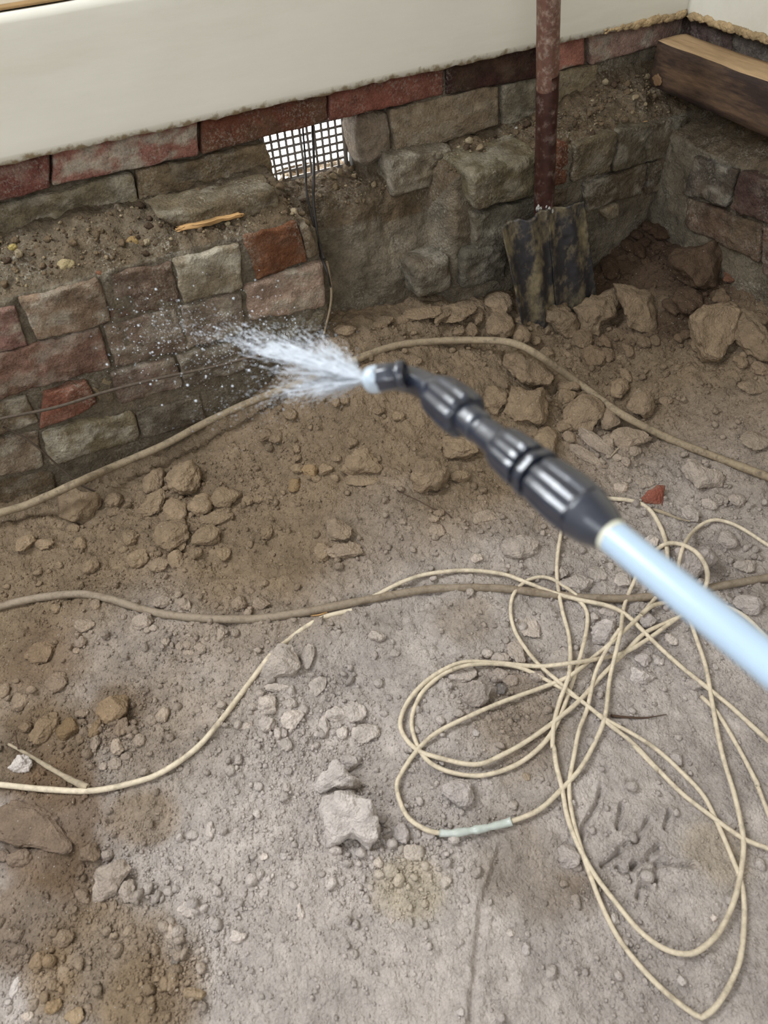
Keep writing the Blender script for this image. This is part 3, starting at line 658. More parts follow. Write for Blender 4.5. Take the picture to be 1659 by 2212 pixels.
cable('thin_cable', q3([(1190, 370), (1120, 450), (1000, 560), (940, 610), (840, 690), (740, 735), (560, 800), (420, 860), (280, 930), (200, 1000), (130, 1100)])+q4([(110, 200), (150, 310), (220, 365), (290, 385), (400, 378), (560, 345), (700, 290), (800, 200), (880, 110), (940, 0)])+q3([(980, 860), (1000, 700), (1040, 530), (1060, 400), (1110, 280), (1150, 200)]),
      THIN, M_cable, 'thin cream cable loop joined with pale tape, lowest at the left of the tangle', lift=.011)
TAPE = lambda: smooth_path([ground(q[0], q[1], .009, ROCKTOPS) for q in q4([(290, 385), (340, 386), (400, 378), (480, 364), (560, 345), (590, 336)])], .003)
cable('thin_cable', q3([(1440, 830), (1450, 800)])[:0]+q3([(1180, 390), (1080, 470), (1000, 560)])[:0]+q3([(860, 360), (830, 335), (740, 285), (660, 295), (600, 350), (585, 420), (600, 500), (640, 570), (700, 645), (780, 715), (880, 800), (980, 875), (1090, 935), (1170, 985), (1250, 1050), (1360, 1159)])+q4([(1300, 130), (1390, 230), (1450, 350), (1510, 490), (1550, 600), (1560, 740), (1540, 920), (1470, 1070), (1400, 1145), (1350, 1140), (1200, 1020), (1060, 860), (980, 720), (920, 570), (870, 420), (840, 300), (830, 180), (850, 60), (870, -40)])+q3([(905, 830), (940, 680), (1000, 560), (1040, 500)]),
      THIN, M_cable, 'thin cream cable of the tangle whose loop reaches lowest in the picture', lift=.008)
cable('thin_cable', q3([(380, 655), (300, 690), (220, 760), (180, 840), (172, 900), (190, 970), (230, 1040), (300, 1085), (400, 1110), (500, 1105), (620, 1060), (720, 980), (780, 890), (830, 760), (880, 600), (905, 480), (895, 410), (830, 345)]),
      THIN, M_cable, 'thin cream cable of the tangle forming the inner loop at the left', lift=.006)
cable('thin_cable', q3([(340, 668), (400, 652), (500, 645), (620, 660), (740, 715), (880, 800), (1000, 900), (1100, 980), (1200, 1090)])+q4([(1100, 20), (1200, 120), (1300, 220), (1430, 320), (1550, 405), (1659, 450), (1760, 490)]),
      THIN, M_cable, 'thin cream cable crossing the tangle diagonally down to the right edge', lift=.013)
cable('thin_cable', q3([(800, 60), (795, 100), (780, 200), (780, 300), (800, 420), (830, 540), (830, 680), (790, 800), (765, 900), (760, 1000)])+q4([(765, 20), (775, 100), (800, 200), (820, 310), (860, 420), (930, 550), (1020, 670), (1120, 790), (1220, 865), (1310, 890), (1380, 870), (1460, 790), (1520, 660), (1550, 520), (1555, 400), (1520, 230), (1480, 100), (1455, 0)])+q3([(1430, 830), (1400, 660), (1360, 540), (1330, 450), (1300, 360), (1285, 270), (1300, 170), (1350, 90), (1430, 45), (1530, 70), (1659, 150), (1740, 200)]),
      THIN, M_cable, 'thin cream cable rising under the wand, upper of the two long low loops', lift=.010)
cable('thin_cable', [(1290, 1075), (1320, 1077), (1365, 1082), (1400, 1098), (1425, 1135), (1440, 1180), (1440, 1225), (1430, 1270)], THIN, M_cable, 'short thin cream cable curving out behind the black grip beside the red brick bit', lift=.006)
cable('thin_cable', q3([(10, 365), (40, 350), (130, 305), (240, 270), (400, 255), (550, 270), (650, 305), (740, 340), (860, 375), (980, 400), (1060, 435), (1130, 500), (1200, 570), (1300, 660), (1400, 740), (1500, 820), (1659, 965), (1750, 1040)]),
      THIN, M_cable, 'thin cream cable leaving the thick grey cable and running to the lower right', lift=.010)
cable('thin_cable', q3([(1120, 280), (1150, 220), (1220, 150), (1290, 145), (1360, 180), (1400, 240), (1405, 300), (1380, 350), (1330, 380)]), THIN, M_cable, 'thin cream cable arch beside the white tube, behind the thick grey cable', lift=.02)
cable('thin_cable', q3([(1130, 440), (1165, 410), (1210, 393), (1320, 385), (1460, 400), (1560, 445), (1659, 540), (1740, 610)]), THIN, M_cable, 'thin cream cable passing under the white tube towards the right edge', lift=.012)
cable('thin_cable', q3([(1380, 780), (1440, 840), (1480, 900), (1560, 1040), (1620, 1159)])+q4([(1600, 150), (1659, 300), (1700, 400)]), THIN, M_cable, 'thin cream cable from the dust right of the tangle to the right edge', lift=.006)
# wires by the wall
Y0 = -.15
def wp(l): return [onplane(px, py, 1, v) for px, py, v in l]
cable('thin_wire', None or [], 0, M_darkcable, 'thin dark wire stretched across the lower brick wall past the red brick', world=wp([(-60, 925, -.15), (0, 905, -.15), (120, 880, -.15), (230, 846, -.15), (340, 818, -.15), (450, 795, -.16), (540, 772, -.18), (600, 760, -.2), (680, 745, -.22)]), rad=.0028, cat='wire')
cable('thin_wire', [], 0, M_darkcable, 'thin brown wire hanging down the lower left brick wall into the dirt', world=wp([(5, 922, -.125), (40, 938, -.125), (80, 965, -.13), (130, 1010, -.135), (172, 1045, -.15), (210, 1062, -.16), (250, 1063, -.16), (292, 1056, -.15), (320, 1045, -.12)]), rad=.0018, cat='wire')
cable('black_wire', [], 0, M_blackwire, 'left of two black wires hanging in front of the vent', world=wp([(654, 268, .09), (655, 290, .07), (660, 350, .04), (662, 410, .0), (672, 460, -.02), (682, 500, -.05), (690, 545, -.09), (706, 585, -.13), (714, 620, -.13)]), rad=.0021, cat='wire')
cable('black_wire', [], 0, M_blackwire, 'right of two black wires hanging in front of the vent', world=wp([(674, 250, .09), (675, 280, .07), (678, 345, .04), (678, 390, .0), (677, 430, -.01), (681, 470, -.03), (688, 520, -.08), (700, 560, -.12)]), rad=.0026, cat='wire')
cable('tan_wire', [], 0, M_cable_back, 'tan wire hanging beside the end of the lower left brickwork', world=wp([(706, 565, -.118), (713, 600, -.12), (716, 635, -.12), (713, 665, -.12), (705, 700, -.12), (700, 720, -.12)]), rad=.0022, cat='wire')
# sticks, roots, splinters
def taper(name, pl, r0_, r1_, mat, label, cat, lift=.004, world=None):
    P = smooth_path(world if world is not None else [ground(q[0], q[1], lift) for q in pl], .004); n = len(P)
    R_ = np.linspace(r0_, r1_, n)*(1+.2*fbm(P*90, 2)); V, Fc = tube(P, R_, 9)
    return tag(mesh(name, V, tri_fix(Fc), mat), label, cat)
taper('stick', [(18, 1607), (60, 1630), (110, 1660), (160, 1688), (190, 1700)], .0018, .0046, M_stick, 'pale dry stick lying beside the white stone at the left', 'stick', .007)
taper('twig', [(32, 1578), (36, 1600), (40, 1618)], .0008, .0014, M_root, 'tiny dark twig standing by the tip of the pale stick', 'twig', .014)
taper('root', [(858, 1060), (885, 1073), (905, 1082), (935, 1098), (960, 1105), (975, 1118)], .0006, .0012, M_root, 'thin dark root on the dust in front of the smooth grey-brown stone', 'root', .004)
taper('root', [(1320, 1546), (1360, 1550), (1400, 1550), (1440, 1543)], .0022, .0005, M_root, 'dark root lying in the dust right of the cable crossings', 'root', .003)
taper('root', [(1410, 1100), (1440, 1110), (1465, 1120), (1490, 1126)], .0035, .0015, M_stick, 'short brown root just in front of the red brick fragment', 'root', .004)
taper('twig', [(1316, 990), (1325, 980), (1336, 968)], .0012, .0018, M_stick, 'short straw coloured twig among the clods behind the grip', 'twig', .008)
taper('twig', [(672, 1330), (690, 1328), (706, 1322)], .001, .0014, M_splinter, 'straw sliver in front of the thick grey cable', 'twig', .003)
V, Fc = rbox((.098, .016, .007), .002, .0016); a_, b_ = onplane(386, 494, 1, -.078), onplane(520, 462, 1, -.072)
tx_ = (V[:, 0]/.098+.5)[:, None]; V2 = V.copy(); V2[:, 0] = 0; V2 *= .45+.55*tx_; V2[:, 1:] += .0022*fbm(np.stack([V[:, 0]*30, V[:, 1]*500, V[:, 2]*500], -1), 3)[:, None]
V2[:, 0] = .006*fbm(np.stack([V[:, 0]*0, V[:, 1]*600, V[:, 2]*600], -1), 2)*(np.abs(V[:, 0]) > .04)
tag(mesh('wood_splinter', V2+a_*(1-tx_)+b_*tx_, Fc, M_splinter), 'long splintered yellow wood on the ledge left of the vent', 'splinter')
taper('wood_splinter', None, .0012, .002, M_splinter, 'small yellow wood chip on the mound of dirt in the corner ledge', 'splinter', world=wp([(1378, 268, -.085), (1400, 262, -.085), (1426, 264, -.085)]))
def chip(name, px, py, v, sz, col, label, cat):
    c0 = onplane(px, py, 1, v); V, Fc = ico(3); V = V*(1+.25*fbm(V*1.7+px, 3))[:, None]*np.array(sz)+c0
    o = mesh(name, V, Fc, M_clod, None, np.broadcast_to(np.array(srgb(*col)), V.shape)); tag(o, label, cat)
chip('mortar_crumb', 332, 227, 0, (.001, .001, .001), (0, 0, 0), 'x', 'x') if False else None
for px, py, v, s, col, lb in [(143, 573, -.075, .014, (176, 158, 120), 'pale knobbly mortar lump at the front of the left ledge'), (160, 540, -.05, .010, (196, 184, 160), 'white mortar lump behind the pale knobbly one on the left ledge'),
                              (237, 546, -.06, .015, (160, 142, 110), 'tan mortar lump on the left ledge, right of the dark stain'), (290, 522, -.055, .013, (164, 136, 92), 'yellowish mortar lump on the left ledge near the splintered wood'),
                              (28, 534, -.05, .007, (178, 158, 100), 'small yellow mortar lump at the left end of the ledge'), (215, 590, -.10, .007, (132, 92, 70), 'small reddish crumb at the lip of the left ledge')]:
    chip('mortar_lump', px, py, v, (s, s*.7, s*.7), col, lb, 'mortar')
chip('round_chip', 1330, 227, -.03, (.014, .010, .009), (150, 116, 78), 'brown round chip lying on the dirt ledge near the timber end', 'chip')
chip('pebble', 1115, 195+82, 0, (.003, .003, .003), (210, 205, 195), 'tiny white pebble on the ledge left of the pipe', 'pebble')

# ------------------------------------------------------------------ stones and clods
ROCKS = """1077 703 62 54 0 c|1076 653 60 50 10 c|1206 690 84 92 -30 c|1292 679 108 98 20 c|1382 668 88 112 -25 a|1507 576 134 106 0 a|1589 591 74 26 33 b|1487 650 62 56 0 c
1450 662 32 34 0 c|1558 640 40 30 0 a|1556 723 140 140 0 f|1618 716 66 95 0 c|1255 732 46 34 0 a|1283 766 48 44 0 a|1305 738 20 34 0 p|1314 765 26 30 0 c|1138 789 126 86 -25 c
1222 828 56 42 0 a|1123 723 42 44 0 c|1182 763 30 24 0 c|1391 739 30 24 0 c|1416 735 20 22 0 c|1355 755 22 30 0 c|1352 811 22 30 0 c|1338 838 40 40 -20 c|1383 871 74 68 0 a
1222 858 46 36 0 a|1258 893 88 76 10 a|1315 903 46 50 0 c|1222 921 40 28 15 a|1229 945 26 26 0 c|1288 957 32 78 35 c|1262 982 26 74 38 c|1360 943 88 44 -8 a|1313 954 36 34 0 a
1349 968 22 16 0 c|1371 974 30 22 20 c|1352 996 20 22 0 c|1333 988 22 16 0 c|1510 1026 100 74 -10 f|1394 1040 44 24 30 f|1341 1051 32 22 0 p|1412 1073 56 52 20 r|1557 1079 30 24 0 c
1532 1090 34 24 0 c|1490 1112 40 36 0 a|1593 1082 32 28 0 c|1643 797 36 28 30 c|1626 836 56 26 0 f|1632 949 60 40 0 f|1483 721 24 20 0 c|1466 730 22 20 0 c|1438 866 28 20 0 c
1136 878 106 116 -20 f|1180 954 60 62 0 f|991 966 84 50 -15 c|1071 861 50 52 0 a|927 1033 82 86 10 c|995 1030 42 30 0 a|776 1000 82 68 0 c|785 1036 74 30 -8 f|760 955 28 26 0 c
633 1045 28 32 0 t|669 1016 32 28 0 t|704 1014 30 24 0 a|727 989 22 18 0 c|640 989 20 18 0 c|644 1011 32 22 0 a|684 1034 20 18 0 c|729 1147 66 42 -35 a|1051 1119 58 34 0 f
745 1190 72 36 0 c|698 1193 36 34 0 c|870 1127 18 16 0 c|883 1141 20 12 0 a|944 1146 36 26 0 c|937 1121 22 15 0 c|948 1108 24 16 0 c|577 1150 24 34 -15 c|561 1078 26 20 0 c
890 1119 18 12 0 p|628 895 30 26 0 c|597 944 30 26 0 c|572 940 36 28 0 c|640 969 18 16 0 c|818 886 26 18 20 c|861 899 26 20 0 c|745 863 20 20 0 c|727 868 20 22 0 c
168 1083 108 82 5 a|245 1080 42 32 0 c|245 1105 28 18 0 c|333 1042 44 50 -10 c|328 1088 70 48 35 c|400 1030 74 72 0 c|380 1100 48 56 20 c|435 1090 54 50 0 c|488 1073 62 46 0 a
465 1120 72 32 15 c|445 1158 62 38 25 c|372 1155 74 64 0 c|393 1172 22 34 0 a|343 1220 44 28 0 c|380 1208 30 42 15 c|423 1195 30 26 0 c|483 1195 28 32 0 p|298 1205 46 38 0 c
195 1223 42 28 22 c|55 1175 40 36 0 p|173 1175 26 26 0 p|278 1162 36 30 0 c|157 1142 30 22 0 c|95 1175 40 22 0 c|535 1082 28 20 0 c|516 1302 32 34 0 c|566 1305 38 30 0 a
540 1277 20 18 0 c|398 1307 28 28 0 a|350 1300 38 26 15 c|120 1315 22 18 0 c|205 1307 24 22 0 c|308 1342 42 32 0 c|185 1350 48 26 0 a|175 1387 24 24 0 c|358 1387 18 20 0 p
388 1397 18 20 0 c|405 1392 20 20 0 c|432 1397 26 20 0 c|407 1410 24 12 0 c|478 1370 18 30 0 c|332 1357 18 14 0 c|318 1360 14 16 0 c|495 1405 16 14 0 c|165 1405 16 14 0 p
610 1433 88 76 0 f|665 1415 30 52 -10 a|600 1485 56 18 -5 f|685 1485 38 44 -25 f|575 1520 42 44 0 a|633 1552 48 38 10 p|625 1520 26 22 0 a|655 1533 22 24 0 c|703 1568 26 44 0 a
728 1543 50 34 0 a|765 1535 50 44 0 f|575 1565 30 30 0 c|598 1585 20 26 0 a|618 1608 26 30 0 a|613 1583 18 18 0 c|740 1580 26 30 0 a|790 1585 58 40 0 f|815 1375 38 28 0 p
533 1568 36 18 0 a|350 1545 30 36 0 p|328 1555 26 24 0 c|263 1573 30 38 0 a|300 1600 30 26 0 c|255 1615 30 34 20 p|273 1635 24 20 0 c|250 1650 30 24 0 c|222 1655 20 16 0 p
150 1570 52 48 0 t|98 1570 48 66 -15 a|245 1530 64 64 0 t|205 1570 26 40 0 t|175 1595 20 26 0 c|207 1605 20 32 0 c|55 1570 30 22 0 c|125 1475 48 46 0 f|92 1407 70 48 0 f
45 1515 40 34 0 c|10 1492 22 26 0 c|42 1650 54 46 0 w|178 1542 30 18 0 c|72 1785 172 118 -20 F|45 1850 54 34 0 a|7 1850 26 24 0 c|193 1845 46 38 0 a|222 1918 70 98 -15 a
275 1925 38 44 0 a|245 1960 14 28 0 c|185 1942 18 18 0 c|175 1880 16 24 0 c|408 1960 48 34 0 p|370 2008 28 36 0 p|513 2022 38 26 0 p|380 2070 22 34 0 d|372 2120 28 40 0 g
350 1937 16 14 0 p|509 1955 20 18 0 g|649 1970 18 32 0 p|544 1935 12 16 0 g|420 2148 46 26 0 t|160 2195 44 30 0 t|60 2198 28 20 0 p|115 2172 34 28 0 t|80 2080 32 38 0 c
22 2015 34 28 0 c|30 2140 18 46 -5 w|135 2025 44 34 0 g|618 1702 16 20 0 c|453 1796 18 36 0 c|722 1685 106 74 15 w|742 1768 128 110 0 w|755 1645 40 36 0 g
820 1864 24 24 0 p|615 1848 20 16 0 w|570 1850 18 16 0 p|986 1709 66 62 0 g|1228 1848 46 48 0 g|1246 1875 22 18 0 g|867 1802 36 44 -20 g|847 1882 34 30 0 g|893 1841 44 30 0 g
1137 1678 16 18 0 t|997 2185 20 16 0 w|1328 1986 20 24 0 w|1103 2014 20 16 0 p|1473 2118 22 20 0 w|1541 1983 18 16 0 p|847 1988 14 16 0 p|1137 2050 18 24 0 w|927 1797 30 28 0 g
1463 1639 26 26 0 g|1245 1261 70 36 0 c|1287 1240 46 34 -10 f|1349 1253 46 34 15 f|1504 1219 104 88 0 g|1608 1222 44 28 0 a|1307 1369 64 74 0 g|1318 1320 48 20 0 a|1284 1333 18 20 0 c
1400 1338 42 36 0 g|1116 1406 36 54 0 p|1054 1411 26 20 0 c|1080 1421 38 24 0 c|1137 1349 60 48 0 s|1225 1437 116 94 0 f|1388 1462 66 36 0 w|1421 1429 20 18 0 w|1390 1426 34 30 0 g
1450 1382 24 24 0 p|1028 1499 66 66 0 g|1082 1488 26 26 0 d|1100 1470 34 24 0 g|1074 1457 44 28 0 g|1002 1457 60 40 0 f|1160 1462 32 26 0 g|854 1411 22 16 0 c|1028 1584 14 14 0 w
1499 1478 36 22 0 c|1615 1307 60 44 0 g|1214 1237 28 24 0 a|1406 1170 34 26 0 p|1028 1206 30 18 0 p|1121 1183 80 44 0 c|1571 1167 42 38 0 c|1439 455 42 30 0 D|1391 521 28 22 0 D
1380 540 28 32 0 D|1395 563 20 16 0 D|1292 558 36 42 0 D|1355 598 20 14 0 D|1428 501 45 28 0 D|1380 477 30 28 0 D|1475 490 40 28 0 D|1340 520 26 22 0 D|1330 478 24 20 0 D
880 639 82 26 0 f|880 663 76 18 8 f|930 650 24 48 -30 f|977 669 92 42 22 f|728 692 46 22 0 c|812 669 40 20 0 c|859 686 42 16 0 c|821 701 32 15 0 c|910 672 30 18 0 c
1019 712 26 34 0 c|992 717 28 16 0 c|1133 690 46 15 5 f|1030 680 28 40 0 c|1155 735 24 20 0 c|1600 780 30 26 0 c|1640 690 36 30 0 c|1520 560 20 18 0 D|1630 620 40 26 0 D"""
ROCKS = [tuple(r.split()) for ln in ROCKS.split('\n') for r in ln.split('|')]
TINT = dict(c=(1.1, 1.09, 1.08), a=(1.12, 1.11, 1.09), f=(1.08, 1.07, 1.05), p=(1.32, 1.3, 1.27), t=(1.12, 1.05, .9), g=(1.06, 1.06, 1.08), d=(.6, .64, .7), D=(.88, .85, .82), F=(1.02, .99, .95), s=(1.05, 1.02, .98), w=(1, 1, 1), b=(1, 1, 1), r=(1, 1, 1))  # D: corner clods, tint lowered to carry the corner's shade
WORD = dict(c='brown dirt clod', a='angular clod', f='flat slab-like clod', p='pale stone', t='yellowish-brown clod', g='grey stone', d='dark grey stone', D='dark clod', F='broad triangular slab', w='whitish stone', b='long brown brick sliver', r='red brick fragment', s='flat square tile shard')
NAME = dict(c='dirt_clod', a='dirt_clod', f='flat_clod', p='pale_stone', t='ochre_clod', g='grey_stone', d='dark_stone', D='dirt_clod', F='stone_slab', w='white_stone', b='brick_sliver', r='brick_fragment', s='tile_shard')
HERO = {'1206 690': 'rounded clod at the left fibre sheet foot, leftmost of the three biggest there', '1292 679': 'lumpy two-lobed clod in the middle of the three below the fibre sheets',
        '1382 668': 'tall light tan rock with a sharp ridge, rightmost of the three below the fibre sheets', '1507 576': 'large dark angular rock in the corner under the timber bearer',
        '1589 591': 'long reddish brown brick sliver right of the large dark corner rock', '1556 723': 'broad flat-topped boulder near the right edge, the biggest at the back',
        '1138 789': 'large smooth oval clod just in front of the arching tan cable', '1383 871': 'triangular pale brown rock lying right against the back cable', '1258 893': 'jagged hollow clod left of the back cable, among rubble',
        '1510 1026': 'wide flat clod in front of the right end of the back cable', '1412 1073': 'red brick fragment right of the black grip', '1136 878': 'big slab of packed dirt behind the middle of the wand',
        '991 966': 'flat pale clod peeping out below the first ribbed nut of the wand', '927 1033': 'smooth egg-shaped stone below the wand, standing alone', '776 1000': 'broad clod left of the smooth egg-shaped stone',
        '168 1083': 'large blocky clod against the foot of the wall at the far left', '328 1088': 'tilted oval clod right of the blocky one at the wall foot', '400 1030': 'big pitted lump at the wall foot, highest of its pile',
        '610 1433': 'large rough flat clod where the thin left cable goes under the dust', '722 1685': 'pale triangular stone touching the biggest whitish lump', '742 1768': 'biggest whitish plaster-like lump at the lower middle',
        '72 1785': 'broad brown triangular slab at the left edge below the thin cable', '222 1918': 'upright grey-brown block right of the triangular slab', '42 1650': 'whitish stone under the pale stick',
        '986 1709': 'rough grey stone inside the left taped loop', '1028 1499': 'purple-grey rounded stone inside the left cable loop', '1388 1462': 'white porous stone right of the cable crossings', '1137 1349': 'thin flat square shard beside the cable bend',
        '1225 1437': 'broad flat stone under the crossing cables', '1504 1219': 'rough round grey rock behind the white tube', '1307 1369': 'square grey stone between the crossing cables', '729 1147': 'speckled oblong stone in the middle of the floor',
        '1228 1848': 'grey clod just left of the long low cable loops', '1116 1406': 'pitted pale pebble under the looping cable left of the crossing', '1082 1488': 'small dark stone beside the purple-grey one', '150 1570': 'craggy yellowish-brown clod at the far left', '245 1530': 'split yellowish-brown block right of the craggy one',
        '30 2140': 'narrow white chip near the bottom left corner', '380 2070': 'narrow dark pebble at the bottom left', '1305 738': 'pointed pale shard in front of the fibre sheets', '372 1155': 'large pitted clod in the middle of the left rubble pile'}
LAND = [(880, 655, 'the wall recess'), (1180, 640, 'the fibre sheets'), (1400, 500, 'the dark corner'), (1560, 700, 'the flat-topped boulder'), (1300, 900, 'the jagged hollow clod'), (1500, 1050, 'the wide flat clod'), (1240, 790, 'the big oval clod'), (1385, 960, 'the triangular rock'),
        (1400, 1130, 'the black grip'), (1500, 1230, 'the white tube'), (1200, 1430, 'the crossing cables'), (1060, 1480, 'the purple-grey stone'), (920, 1080, 'the egg-shaped stone'), (680, 1020, 'the pale tan pebbles'), (720, 1160, 'the speckled oblong stone'),
        (420, 1090, 'the big pitted lump'), (310, 1170, 'the wall-foot rubble'), (120, 1130, 'the blocky wall-foot clod'), (200, 1240, 'the grey cable bend'), (520, 1300, 'the thick grey cable'), (380, 1390, 'the cable hollow'), (620, 1500, 'the rough flat clod'),
        (100, 1520, 'the craggy clod'), (270, 1610, 'the thin left cable'), (740, 1600, 'the cracked slabs'), (800, 1850, 'the biggest whitish lump'), (220, 1930, 'the upright block'), (450, 2050, 'the pale dust'), (100, 2130, 'the lower left corner'),
        (1000, 1900, 'the taped cable'), (1240, 1860, 'the long loops'), (1500, 1950, 'the lowest loop'), (600, 930, 'the dirt mound'), (850, 890, 'the nozzle')]
RP = []
def rockmesh(kind, n, seed):
    V, Fc = ico(n); rg = np.random.default_rng(seed); V = V.copy()
    s = seed*1.37 % 50
    if kind in 'afprtFsbgdw':
        k = dict(a=9, f=5, p=8, r=10, t=9, F=4, s=6, b=6, g=9, d=8, w=8).get(kind, 8)
        for i in range(k):
            nr = rg.normal(size=3); nr /= np.linalg.norm(nr); dd = rg.uniform(.55, .82)
            pr2 = V@nr; ex = np.maximum(pr2-dd, 0); V = V-np.outer(ex*.92, nr)
    else:
        for i in range(5):
            nr = rg.normal(size=3); nr /= np.linalg.norm(nr); dd = rg.uniform(.68, .9)
            pr2 = V@nr; ex = np.maximum(pr2-dd, 0); V = V-np.outer(ex*.7, nr)
    amp = .17 if kind not in 'w' else .24
    V = V*(1+amp*fbm(V*1.25+s, 2)+.10*fbm(V*3.4+s, 2)+.04*fbm(V*9+s, 2))[:, None]
    V /= np.abs(V).max(0)
    return V, Fc
OUT = {
 '72 1785': ('flat', 30, [(-30, 1768), (38, 1722), (82, 1718), (112, 1755), (160, 1825), (144, 1846), (100, 1838), (50, 1829), (-30, 1812)]),
 '722 1685': ('view', 46, [(719, 1635), (747, 1651), (783, 1683), (773, 1706), (729, 1711), (677, 1730), (672, 1712), (686, 1666)]),
 '742 1768': ('view', 90, [(693, 1716), (750, 1707), (799, 1729), (816, 1760), (837, 1781), (845, 1819), (804, 1848), (776, 1829), (752, 1818), (724, 1834), (691, 1816), (668, 1741)]),
 '222 1918': ('view', 50, [(271, 1859), (285, 1877), (264, 1913), (262, 1946), (206, 1966), (189, 1946), (204, 1906), (206, 1880), (245, 1861)]),
 '1137 1349': ('flat', 5, [(1103, 1333), (1131, 1321), (1163, 1321), (1167, 1376), (1131, 1373), (1110, 1349)]),
 '1556 723': ('view', 95, [(1492, 686), (1522, 661), (1577, 650), (1600, 672), (1596, 705), (1600, 730), (1577, 753), (1553, 788), (1514, 784), (1492, 752), (1484, 719)]),
 '1383 871': ('view', 48, [(1380, 832), (1398, 840), (1419, 877), (1416, 896), (1394, 906), (1362, 896), (1342, 878)]),
 '927 1033': ('view', 60, [(904, 991), (942, 989), (970, 1012), (971, 1042), (943, 1065), (906, 1079), (883, 1067), (887, 1022)]),
 '776 1000': ('view', 44, [(767, 965), (790, 966), (810, 987), (829, 1009), (827, 1029), (803, 1026), (753, 1036), (733, 1016), (751, 983)]),
 '610 1433': ('view', 46, [(600, 1391), (632, 1387), (657, 1435), (637, 1463), (600, 1478), (568, 1478), (556, 1445), (578, 1413)]),
 '1382 668': ('view', 70, [(1327, 615), (1362, 612), (1397, 626), (1431, 664), (1431, 714), (1406, 722), (1360, 710), (1352, 680), (1338, 650)]),
 '1136 878': ('view', 60, [(1107, 838), (1172, 837), (1188, 874), (1186, 914), (1168, 930), (1118, 915), (1087, 890), (1092, 860)]),
 '1507 576': ('view', 90, [(1439, 550), (1490, 526), (1542, 519), (1577, 543), (1566, 576), (1551, 622), (1523, 634), (1470, 608), (1448, 576)]),
 '1206 690': ('view', 66, [(1158, 657), (1189, 646), (1222, 651), (1254, 686), (1250, 725), (1226, 734), (1195, 714), (1173, 686)]),
 '1292 679': ('view', 70, [(1233, 664), (1277, 633), (1329, 622), (1346, 650), (1338, 685), (1302, 703), (1294, 729), (1270, 729), (1250, 710), (1246, 681)]),
 '1138 789': ('view', 74, [(1077, 763), (1112, 747), (1142, 758), (1177, 787), (1207, 815), (1191, 836), (1145, 840), (1103, 813), (1077, 784)]),
 '168 1083': ('view', 60, [(113, 1070), (165, 1045), (212, 1058), (223, 1090), (202, 1122), (165, 1128), (128, 1117)]),
 '328 1088': ('view', 40, [(298, 1100), (318, 1068), (350, 1053), (363, 1069), (352, 1102), (320, 1120), (295, 1112)]),
 '1412 1073': ('view', 22, [(1378, 1081), (1395, 1064), (1419, 1047), (1436, 1050), (1437, 1073), (1435, 1098), (1413, 1100)]),
 '1510 1026': ('view', 50, [(1463, 1010), (1490, 991), (1518, 993), (1545, 1011), (1568, 1027), (1559, 1051), (1526, 1056), (1504, 1065), (1486, 1044)]),
 '1028 1499': ('view', 46, [(997, 1494), (1011, 1463), (1043, 1458), (1069, 1477), (1061, 1510), (1023, 1537), (1000, 1520)]),
 '1388 1462': ('view', 28, [(1355, 1468), (1360, 1437), (1401, 1445), (1421, 1462), (1395, 1480), (1370, 1483)]),
 '42 1650': ('view', 36, [(14, 1660), (33, 1619), (72, 1641), (67, 1669), (34, 1673)]),
 '1225 1437': ('flat', 20, [(1172, 1440), (1195, 1408), (1240, 1395), (1275, 1425), (1285, 1455), (1255, 1488), (1222, 1478), (1180, 1462)]),
 '1307 1369': ('view', 40, [(1276, 1350), (1292, 1335), (1328, 1336), (1342, 1362), (1338, 1395), (1308, 1406), (1275, 1392)]),
 '1504 1219': ('view', 70, [(1455, 1190), (1490, 1172), (1535, 1180), (1552, 1212), (1545, 1250), (1505, 1262), (1462, 1245)]),
}
def outlined(V, mode, thick, poly, kind, seed):
    Pp = np.array(poly, float); cpx = Pp.mean(0)
    if kind in 'Ffsrab': V = np.sign(V)*np.abs(V)**.8
    th = np.arctan2(V[:, 1], V[:, 0]); rho = np.minimum(np.hypot(V[:, 0], V[:, 1]), 1.06)
    dirs = np.stack([np.cos(th), -np.sin(th)], -1); Rr = np.full(len(V), 1.0)
    A = Pp-cpx; B = np.roll(A, -1, 0); best = np.full(len(V), 1e9)
    for a_, b_ in zip(A, B):
        e = b_-a_; den = dirs[:, 0]*e[1]-dirs[:, 1]*e[0]; den = np.where(np.abs(den) < 1e-9, 1e-9, den)
        t = (a_[0]*e[1]-a_[1]*e[0])/den; u = (a_[0]*dirs[:, 1]-a_[1]*dirs[:, 0])/den
        okk = (t > 0) & (u >= -1e-6) & (u <= 1+1e-6); best = np.where(okk & (t < best), t, best)
    best = np.where(best > 1e8, 20, best); px = cpx+dirs*(rho*best)[:, None]*(1+.03*fbm(V*3+seed, 2))[:, None]
    g = ground(*cpx); dep = depth_of(g); s_ = dep/F
    if mode == 'flat':
        z0 = g[2]+thick*s_*.15
        P = np.array([onplane(x_, y_, 2, z0) for x_, y_ in px]); P[:, 2] += V[:, 2]*thick*s_*.5
    else:
        g = ground(*cpx, thick*s_*.30); s_ = depth_of(g)/F; v = (CAM-g)/np.linalg.norm(CAM-g)
        dd = depth_of(g)-V[:, 2]*thick*.5*s_
        P = np.array([atdepth(x_, y_, d_) for (x_, y_), d_ in zip(px, dd)])
    P = P+(fbm(P*55+seed, 4)*thick*s_*.07)[:, None]*(CAM-g)/np.linalg.norm(CAM-g); c_ = P.mean(0); return P-c_, c_
used = {}
